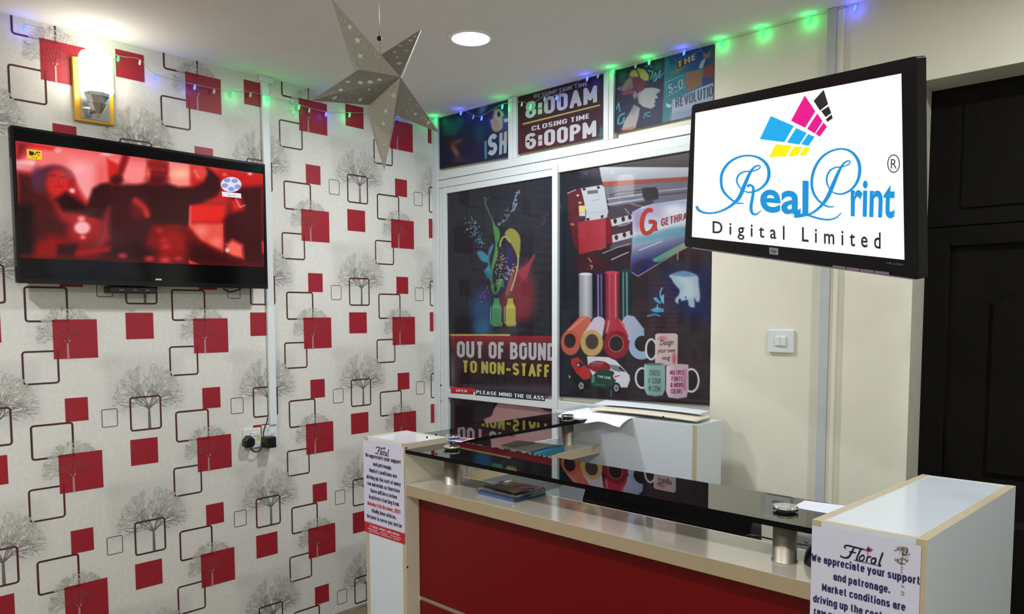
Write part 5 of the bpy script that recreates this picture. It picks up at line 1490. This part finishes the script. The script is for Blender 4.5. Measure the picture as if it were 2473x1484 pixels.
# ================================================================== lights of the room
for i, (x, y) in enumerate(DOWNLIGHTS):
    t = empty('downlight', (x, y, ZC), ('round flush ceiling light shining white beside the star lantern', 'round flush ceiling light over the left front of the room', 'round flush ceiling light near the dark door', 'round flush ceiling light over the right front of the room', 'added unseen fill light over the middle front of the room')[i], 'ceiling light', 'round ceiling lights')
    mb = MB(); mb.lathe([(0.088, 0), (0.086, 0.006), (0.074, 0.008)], (x, y, ZC), (0, 0, -1), 40); mb.build('rim', mat('white_lamp_rim', (236, 238, 240), .4), t)
    mb = MB(); mb.lathe([(0.073, 0.0082), (0.06, 0.010), (0.03, 0.0112)], (x, y, ZC), (0, 0, -1), 40); mb.build('diffuser', mat('lit_diffuser', (255, 255, 255), .4, emit=(255, 253, 248), estr=9.0), t)
    lamp('lamp', 'AREA', (0, 0, -0.016), DOWN_W[i], DOWN_COL, 0.14, t)

sc = empty('wall_sconce', (0, -1.99, 2.36), 'lit glass wall lamp on a yellow wooden backplate above the television', 'wall lamp')
mb = MB(); vs = [(-2.058, 2.472), (-2.056, 2.240), (-1.918, 2.243), (-1.916, 2.50)]
mb.add([(0.0005, y, z) for y, z in vs] + [(0.022, y, z) for y, z in vs], [(3, 2, 1, 0), (4, 5, 6, 7), (0, 1, 5, 4), (1, 2, 6, 5), (2, 3, 7, 6), (3, 0, 4, 7)])
mb.build('backplate', mat('yellow_stained_wood', (206, 158, 40), 0.35, noise=0.08, nscale=30, stretch=(1, 8, 1)), sc, bevel=0.002)
mb = MB(); mb.box(0.022, 0.026, -2.036, -1.936, 2.252, 2.40); mb.build('mirror_plate', mat('pale_mirror', (196, 204, 212), 0.15, metal=.8), sc, bevel=0.001)
gy = -1.998; gx = 0.085
mb = MB(); mb.lathe([(0.050, 2.335), (0.056, 2.345), (0.056, 2.470), (0.048, 2.482), (0.03, 2.485)], (gx, gy, 0), n=36); mb.build('glass_shade', mat('lit_frosted_glass', (255, 255, 255), .3, emit=(255, 250, 236), estr=SCONCE_W * 8), sc)
mb = MB(); mb.lathe([(0.012, 2.262), (0.02, 2.272), (0.034, 2.296), (0.03, 2.302), (0.044, 2.322), (0.046, 2.334)], (gx, gy, 0), n=8, smooth=False); mb.build('faceted_cup', M_chrome, sc)
mb = MB(); mb.tube([(0.026, gy, 2.285), (0.05, gy, 2.280), (gx, gy, 2.275)], 0.009, 10); mb.build('arm', M_chrome, sc)
mb = MB(); mb.lathe([(0.007, 0), (0.007, 0.004)], (0.026, gy + .02, 2.268), (1, 0, 0), 12); mb.build('screw', M_chrome, sc)

# ---- string of LEDs along the tops of both walls
led = empty('string_lights', (0, YW, 2.45), 'string of green and blue fairy lights strung along the top of the walls', 'fairy lights')
GRN, BLU, CLR = (20, 255, 110), (40, 60, 255), (200, 210, 215)
LL = [(57, 67, 'b'), (150, 88, ''), (200, 108, ''), (285, 143, 'g'), (338, 152, 'c'), (374, 187, 'b'), (470, 212, 'b'), (517, 222, 'c'), (563, 229, 'g'), (605, 230, 'c'), (648, 240, 'g'), (722, 260, 'g'), (747, 268, 'c'), (787, 277, 'b'), (844, 279, 'g'), (900, 280, ''), (962, 278, 'b'), (985, 287, 'c')]
RR = [(1053, 279, 'g'), (1113, 274, 'b'), (1143, 284, 'c'), (1163, 287, 'b'), (1213, 259, 'g'), (1260, 253, 'c'), (1281, 259, 'g'), (1315, 240, 'c'), (1344, 237, 'b'), (1418, 191, 'b'), (1444, 178, 'c'), (1481, 159, 'g'), (1535, 143, 'c'), (1568, 128, 'g'), (1652, 108, 'b'), (1742, 90, 'g'), (1843, 28, 'g'), (1955, 27, 'g'), (2065, 3, 'b')]
wire = []; bulbs = []
for (x, y, c) in LL:
    P = at(x, y, 0, 0.023); wire.append(P + np.array([0, 0, 0.014])); bulbs.append((P, c, np.array([1.0, 0, 0])))
for (x, y, c) in RR:
    P = at(x, y, 1, YW - (0.026 if x < 1700 else 0.014)); P[2] = min(P[2], ZC - 0.02); wire.append(P + np.array([0, 0, 0.014 if P[2] < ZC - 0.03 else 0.012])); bulbs.append((P, c, np.array([0, -1.0, 0])))
mb = MB(); mb.tube(smooth_path(wire, 4), 0.0011, 6); mb.build('wire', mat('clear_grey_wire', (150, 156, 150), .5), led)
M_bg = mat('green_led', (10, 60, 20), .3, emit=(30, 255, 90), estr=4.5); M_bb = mat('blue_led', (10, 10, 80), .3, emit=(60, 90, 255), estr=4.5); M_bc = mat('clear_led', (200, 206, 210), .2)
for P, c, out in bulbs:
    if not c: continue
    mb = MB(); mb.lathe([(0.0022, 0.012), (0.0042, 0.008), (0.0048, 0.0), (0.004, -0.006), (0.0015, -0.0095)], P, (0.2, 0.1, 1), 10)
    b = mb.build('bulb', {'g': M_bg, 'b': M_bb, 'c': M_bc}[c], led)
    if c != 'c':
        lo = P - np.array(world_loc(led)) + out * 0.012 - np.array([0, 0, 0.004])
        lamp('glow', 'POINT', lo, LED_W if c == 'g' else LED_W * 1.1, (0.03, 1.0, 0.22) if c == 'g' else (0.06, 0.08, 1.0), 0.006, led)

# ================================================================== trunking, switch, sockets
tr = empty('cable_trunking', (0, -1.27, 1.0), 'white cable trunking on the patterned wall running down to the sockets', 'trunking')
mb = MB(); mb.box(0.0003, 0.016, -1.291, -1.256, 1.0, ZC - 0.001); mb.build('channel', M_pvc, tr, bevel=0.0015)
mb = MB(); mb.box(0.0003, 0.026, -1.297, -1.235, ZC - 0.022, ZC - 0.0005); mb.build('end_cap', M_pvc, tr, bevel=0.003)
tr = empty('cable_trunking', (2.15, YW, 0), 'grey white cable trunking on the cream wall beside the dark door', 'trunking')
mb = MB(); mb.box(2.130, 2.162, YW - 0.022, YW - 0.0003, 0, ZC - 0.001); mb.build('channel', M_pvc_grey, tr, bevel=0.0015)
mb = MB(); mb.box(2.162, 2.186, YW - 0.014, YW - 0.0003, 0, ZC - 0.001); mb.build('shade_strip', M_cream_paint, tr, bevel=0.002)  # added strip standing in for the shade beside the trunking

sw = empty('light_switch', (1.983, YW, 1.403), 'white double rocker light switch on the cream wall', 'switch')
mb = MB(); mb.box(1.934, 2.034, YW - 0.010, YW - 0.0002, 1.359, 1.448); mb.build('cover_plate', M_pvc, sw, bevel=0.005, seg=3)
mb = MB(); mb.box(1.962, 2.006, YW - 0.0115, YW - 0.009, 1.384, 1.424); mb.build('rocker_surround', M_pvc, sw, bevel=0.001)
for a, b, t in ((1.9635, 1.9835, .0150), (1.9845, 2.0045, .0165)):
    mb = MB(); mb.box(a, b, YW - t, YW - 0.011, 1.3865, 1.4215); mb.build('rocker', M_pvc, sw, bevel=0.002)


def socket(y0, y1, z0, z1, label):
    t = empty('power_socket', (0, (y0 + y1) / 2, z0), label, 'socket')
    mb = MB(); mb.box(0.0003, 0.009, y0, y1, z0, z1); mb.build('cover_plate', M_pvc, t, bevel=0.003)
    mb = MB(); mb.box(0.009, 0.0125, (y0 + y1) / 2 + .006, (y0 + y1) / 2 + .02, z0 + .055, z0 + .072); mb.build('rocker', M_pvc, t, bevel=0.001)
    mb = MB(); mb.box(0.009, 0.0094, (y0 + y1) / 2 - .012, (y0 + y1) / 2 - .006, z1 - .026, z1 - .022); mb.build('indicator_mark', mat('grey_mark'), t)
    return t


sk = socket(-1.420, -1.334, 0.903, 0.994, 'left white power socket with a round black plug, below the trunking')
mb = MB(); mb.box(0.009, 0.0096, -1.357, -1.340, 0.935, 0.962); mb.build('rating_sticker', mat('yellow_sticker', (196, 190, 110), .5), sk)
socket(-1.329, -1.251, 0.901, 1.000, 'right white power socket with a square black adapter, below the trunking')
pl = empty('power_plug', (0.009, -1.403, 0.935), 'round black mains plug in the left socket', 'plug')
mb = MB(); n = 18; pr = [(0.030 * math.cos(t) * (1.0), 0.030 * math.sin(t)) for t in np.linspace(0, 2 * PI, n, endpoint=False)]
oct_ = [(-.026, -.016), (-.016, -.026), (.014, -.026), (.025, -.014), (.025, .010), (.008, .028), (-.008, .028), (-.026, .008)]
mb.add([(0.0095, -1.403 + y, .937 + z) for y, z in oct_] + [(0.034, -1.403 + y, .937 + z) for y, z in oct_] + [(0.042, -1.403 + y * .75, .937 + z * .75) for y, z in oct_],
       [tuple(range(8))[::-1]] + [(i, (i + 1) % 8, 8 + (i + 1) % 8, 8 + i) for i in range(8)] + [(8 + i, 8 + (i + 1) % 8, 16 + (i + 1) % 8, 16 + i) for i in range(8)] + [tuple(range(16, 24))])
mb.build('plug_body', M_black, pl, bevel=0.002)
cp_ = [at(x, y, 0, 0.026) for x, y in ((603.5, 1068), (604, 1080), (610, 1089), (618, 1092), (626, 1089), (632, 1081), (634, 1070))]
mb = MB(); mb.tube(smooth_path(cp_, 5), 0.0032, 8); mb.build('cord', M_black, pl)
mb = MB(); mb.lathe([(0.007, 0), (0.0045, 0.022)], cp_[0] + np.array([0, 0, .006]), (0, 0.05, -1), 10); mb.build('strain_relief', M_black, pl)
ad = empty('power_adapter', (0.009, -1.30, 0.93), 'square black power adapter in the right socket', 'adapter')
mb = MB(); mb.box(0.0095, 0.058, -1.334, -1.285, 0.900, 0.952); mb.build('adapter_body', M_black, ad, bevel=0.006, seg=3)
cp_ = [at(x, y, 0, 0.02) for x, y in ((650, 1068), (652, 1078), (646, 1079), (641, 1070), (636, 1050), (641, 1030), (645, 1018), (646, 1008))]
mb = MB(); mb.tube(smooth_path(cp_, 5), 0.0026, 8); mb.build('cord', M_black, ad)

# ================================================================== small things on the counters
# magazines in a plastic sleeve on the ledge
pk = empty('magazine_pack', (1.675, -1.42, ZS), 'pack of magazines in clear plastic on the cream ledge', 'magazines')


def slab(q, z0, z1, mi=0):
    mb = MB(); mb.prism(q, z0, z1, mi); return mb


Q = [(1.598, -1.500), (1.748, -1.503), (1.755, -1.372), (1.603, -1.362)]
slab(Q, ZS + 0.0003, ZS + 0.011).build('blue_magazine', mat('blue_cover', (62, 92, 150), .25, coat=.5), pk, bevel=.001)
cx_, cy_ = 1.676, -1.434
Q2 = [(cx_ + (x - cx_) * .97 + .004, cy_ + (y - cy_) * .96 + .003) for x, y in Q]
slab(Q2, ZS + 0.0113, ZS + 0.018).build('grey_magazine', mat('dark_printed_cover', (146, 132, 122), .3, noise=.3, nscale=60), pk, bevel=.001)
mb = MB(); Q3 = [(1.600, -1.497), (1.655, -1.499), (1.665, -1.455), (1.610, -1.440)]; mb.prism(Q3, ZS + 0.0182, ZS + 0.0188); mb.build('cover_picture', mat('pale_cover_print', (186, 196, 204), .3), pk)
mb = MB(); mb.prism([(1.622, -1.478), (1.652, -1.474), (1.648, -1.460), (1.626, -1.462)], ZS + 0.019, ZS + 0.0194); mb.build('cover_picture', mat('ochre_print', (164, 128, 66), .4), pk)
M_film = tinted_glass('clear_film', (0.90, 0.92, 0.95, 1), 0.14, 1.7)
vs = []; nx, ny = 14, 12; rnd = random.Random(5)
for j in range(ny + 1):
    for i in range(nx + 1):
        u, v = i / nx * 1.1 - .05, j / ny * 1.1 - .05
        x = Q[0][0] * (1 - u) * (1 - v) + Q[1][0] * u * (1 - v) + Q[2][0] * u * v + Q[3][0] * (1 - u) * v
        y = Q[0][1] * (1 - u) * (1 - v) + Q[1][1] * u * (1 - v) + Q[2][1] * u * v + Q[3][1] * (1 - u) * v
        e = 0 < u < 1 and 0 < v < 1
        vs.append((x, y, ZS + (0.0205 + rnd.uniform(0, .003) if e else 0.006 + rnd.uniform(0, .004))))
mb = MB(); mb.add(vs, [(j * (nx + 1) + i, j * (nx + 1) + i + 1, (j + 1) * (nx + 1) + i + 1, (j + 1) * (nx + 1) + i) for j in range(ny) for i in range(nx)], 0, True); mb.build('plastic_sleeve', M_film, pk)

# keys
ky = empty('key_bunch', (1.385, -1.452, ZS), 'small bunch of keys on the ledge beside the left standoff', 'keys')
kp = at(1062, 1146, 2, ZS + .002)
mb = MB(); mb.tube([(kp[0] - .012 + .011 * math.cos(t), kp[1] + .02 + .011 * math.sin(t), ZS + .0022 + .002 * math.sin(t)) for t in np.linspace(0, 2 * PI, 20, endpoint=False)], 0.0012, 6, closed=True); mb.build('ring', M_chrome, ky)
for a in (0.2, -0.5, 2.6):
    d = np.array([math.cos(a), math.sin(a), 0]); b = np.array([kp[0] - .012, kp[1] + .02, ZS + .0012]) + d * .010; w = np.array([-d[1], d[0], 0])
    mb = MB(); head = [b + d * .009 + (d * math.cos(t) + w * math.sin(t)) * .0095 for t in np.linspace(0.35, 2 * PI - .35, 12)]
    blade = [b + d * .018 - w * .003, b + d * .050 - w * .003, b + d * .054, b + d * .050 + w * .002, b + d * .044 + w * .004, b + d * .038 + w * .002, b + d * .032 + w * .004, b + d * .018 + w * .003]
    pts = head[:0] + [p for p in head][::-1]
    for pl_ in (pts, blade):
        n = len(pl_); mb.add([p for p in pl_] + [p + np.array([0, 0, .002]) for p in pl_], [tuple(range(n))[::-1], tuple(range(n, 2 * n))] + [(i, (i + 1) % n, n + (i + 1) % n, n + i) for i in range(n)])
    mb.build('key', mat('dull_dark_metal', (96, 84, 76), .35, metal=.8), ky)

# leaflet and sheet on the glass
s = Sheet(on_axis(2, ZG + 0.0005, 1), (960, 960, 4.58)); s.LIFT = 0.0002
s.grid([(452, 458), (590, 430), (862, 458), (690, 498)], 40, 30, (214, 214, 230), lambda p: p.poly([(590, 425), (880, 452), (850, 466), (580, 440)], (206, 110, 112), 4).poly([(800, 440), (880, 455), (800, 480), (740, 490)], (200, 150, 156), 10))
for k in range(4): s.stroke([(560 + k * 10 - 10 * k, 446 + k * 8), (780 - k * 14, 462 + k * 6)], 5, (74, 80, 150), 2)
tag(s.build('leaflet', M_notice), 'small printed leaflet lying on the black glass behind the left standoff', 'leaflet')
mb = MB(); q = [at(x, y, 2, ZG + .001) for x, y in ((1904, 1193), (1922, 1185), (2034, 1198), (1996, 1219))]
mb.prism([(2.517, -1.4385), (2.6095, -1.437), (2.6095, -1.348), (2.515, -1.362)], ZG + 0.0003, ZG + 0.0012)
tag(mb.build('paper_sheet', mat('lavender_white_paper', (214, 216, 232), .5)), 'plain white paper on the black glass beside the right pillar', 'paper')

# book on the side counter
bk = empty('book', (1.27, -0.89, ZS), 'flat grey and cream book with teal spine on the side counter', 'book')
BQ = [(1.167, -0.955), (1.388, -0.990), (1.362, -0.800), (1.145, -0.835)]


def bq(u0, u1, v0, v1):
    f = lambda u, v: tuple(np.array(BQ[0]) * (1 - u) * (1 - v) + np.array(BQ[1]) * u * (1 - v) + np.array(BQ[2]) * u * v + np.array(BQ[3]) * (1 - u) * v)
    return [f(u0, v0), f(u1, v0), f(u1, v1), f(u0, v1)]


slab(bq(0, .98, 0.02, .98), ZS + .003, ZS + .021).build('page_block', mat('page_edges', (206, 198, 176), .7), bk)
slab(bq(0, .80, 0, 1), ZS + .021, ZS + .024).build('front_cover', mat('grey_cover', (150, 146, 140), .4, noise=.15, nscale=25), bk, bevel=.001)
slab(bq(.80, 1, 0, 1), ZS + .0004, ZS + .0245).build('spine', mat('teal_binding', (18, 104, 132), .4), bk, bevel=.003)
slab(bq(0, .80, 0, 1), ZS + .0004, ZS + .003).build('back_cover', mat('teal_binding'), bk)

# loose papers on the white cabinet
M_cream_paper = mat('cream_paper', (214, 208, 190), .6)
ztop = ZP - 0.006


def sheet_mesh(q, zf, nu=24, nv=10, th=0.0006):
    vs = []
    for k in (0, 1):
        for j in range(nv + 1):
            for i in range(nu + 1):
                u, v = i / nu, j / nv
                x = q[0][0] * (1 - u) * (1 - v) + q[1][0] * u * (1 - v) + q[2][0] * u * v + q[3][0] * (1 - u) * v
                y = q[0][1] * (1 - u) * (1 - v) + q[1][1] * u * (1 - v) + q[2][1] * u * v + q[3][1] * (1 - u) * v
                vs.append((x, y, zf(u, v) + k * th))
    w = nu + 1; M = w * (nv + 1); g = lambda k, i, j: k * M + j * w + i
    fs = [(g(1, i, j), g(1, i + 1, j), g(1, i + 1, j + 1), g(1, i, j + 1)) for j in range(nv) for i in range(nu)] + [(g(0, i, j), g(0, i, j + 1), g(0, i + 1, j + 1), g(0, i + 1, j)) for j in range(nv) for i in range(nu)]
    for i in range(nu): fs += [(g(0, i, 0), g(0, i + 1, 0), g(1, i + 1, 0), g(1, i, 0)), (g(0, i, nv), g(1, i, nv), g(1, i + 1, nv), g(0, i + 1, nv))]
    for j in range(nv): fs += [(g(0, 0, j), g(1, 0, j), g(1, 0, j + 1), g(0, 0, j + 1)), (g(0, nu, j), g(0, nu, j + 1), g(1, nu, j + 1), g(1, nu, j))]
    mb = MB(); mb.add(vs, fs, 0, True); return mb


mb = sheet_mesh([(1.215, -0.680), (1.515, -0.655), (1.530, -0.44), (1.215, -0.46)], lambda u, v: ztop + .0006 - (max(0, .38 - v) ** 2) * (.10 + .10 * math.sin(u * 5.2 - .6) ** 2) + .004 * (1 - u) * v)
tag(mb.build('paper_sheet', M_paper), 'white paper curling over the front edge of the white cabinet', 'paper')
mb = sheet_mesh([(1.300, -0.560), (1.785, -0.548), (1.770, -0.410), (1.300, -0.430)], lambda u, v: ztop + .0125 + .006 * math.sin(u * 2.6) - .008 * u, th=.006)
tag(mb.build('paper_pile', M_cream_paper), 'pile of cream papers on top of the white cabinet', 'papers')
mb = sheet_mesh([(1.26, -0.48), (1.755, -0.47), (1.74, -0.36), (1.24, -0.37)], lambda u, v: ztop + .0255 + .004 * math.sin(u * 3.0) + .006 * v * (1 - u), th=.001)
tag(mb.build('paper_sheet', mat('cool_white_paper', (214, 222, 232), .5)), 'top white paper bowed up on the cream pile against the poster', 'paper')

# desk monitor seen from behind, mouse, router
dm = empty('desktop_monitor', (2.08, -1.25, 0.74), 'black computer monitor seen from behind under the black glass', 'monitor')
mb = MB()
prof = [(-1.225, .80), (-1.230, .985), (-1.240, 1.0), (-1.262, 1.003), (-1.285, .993), (-1.298, .965), (-1.300, .82)]
x0, x1 = 1.832, 2.356; n = len(prof)
mb.add([(x0, y, z) for y, z in prof] + [(x1, y, z) for y, z in prof], [tuple(range(n)), tuple(range(n, 2 * n))[::-1]] + [(i, n + i, n + (i + 1) % n, (i + 1) % n) for i in range(n)])
mb.build('monitor_shell', mat('satin_black_plastic', (12, 13, 16), 0.22), dm, bevel=.004, seg=3)
mb = MB(); mb.box(x0 + .01, x1 - .01, -1.224, -1.222, .815, .985); mb.build('screen_glass', M_black_gloss, dm)
mb = MB(); mb.box(2.05, 2.13, -1.275, -1.245, .75, .84); mb.build('stand_neck', M_black, dm, bevel=.004)
mb = MB(); mb.lathe([(.11, 0), (.11, .006), (.05, .012)], (2.09, -1.25, .7402), n=32); mb.build('stand_foot', M_black, dm)
ms = empty('computer_mouse', (2.575, -1.425, ZS), 'black rounded mouse on the ledge half hidden by the right pillar', 'mouse')
mb = MB(); nn = 16; vs = []; fs = []
for i in range(nn + 1):
    ph = PI / 2 * i / nn
    for k in range(24):
        t = 2 * PI * k / 24; r = math.cos(ph) ** .7 if i < nn else 0.001
        vs.append((2.577 + .032 * r * math.cos(t), -1.418 + .058 * r * math.sin(t), ZS + .0004 + .040 * math.sin(ph) * (1 - .15 * math.sin(t))))
for i in range(nn):
    for k in range(24): fs.append((i * 24 + k, i * 24 + (k + 1) % 24, (i + 1) * 24 + (k + 1) % 24, (i + 1) * 24 + k))
fs.append(tuple(range(24))[::-1]); mb.add(vs, fs, 0, True); mb.build('mouse_body', M_black, ms)
mb = MB(); mb.lathe([(.006, -.003), (.0065, 0), (.006, .003)], (2.577, -1.452, ZS + .036), (1, 0, 0), 14); mb.build('scroll_wheel', mat('grey_mark'), ms)
mb = MB(); mb.tube(smooth_path([(2.575, -1.362, ZS + .012), (2.53, -1.34, ZS + .004), (2.45, -1.33, ZS - .004), (2.36, -1.325, ZS - .01), (2.33, -1.31, ZS - .06)], 6), .0022, 7); mb.build('cord', M_black, ms)
rt = empty('router', (2.46, -1.15, 0.74), 'white router standing behind the right standoff under the glass', 'router')
mb = MB(); mb.box(2.37, 2.56, -1.17, -1.13, .7405, .968); mb.build('casing', M_pvc, rt, bevel=.008, seg=3)
for i in range(3):
    mb = MB(); mb.box(2.41 + i * .03, 2.42 + i * .03, -1.1706, -1.1699, .93, .934); mb.build('status_light', mat('grey_mark'), rt)
mb = MB(); mb.box(2.40, 2.42, -1.16, -1.14, .968, .974); mb.build('top_button', M_pvc_grey, rt)
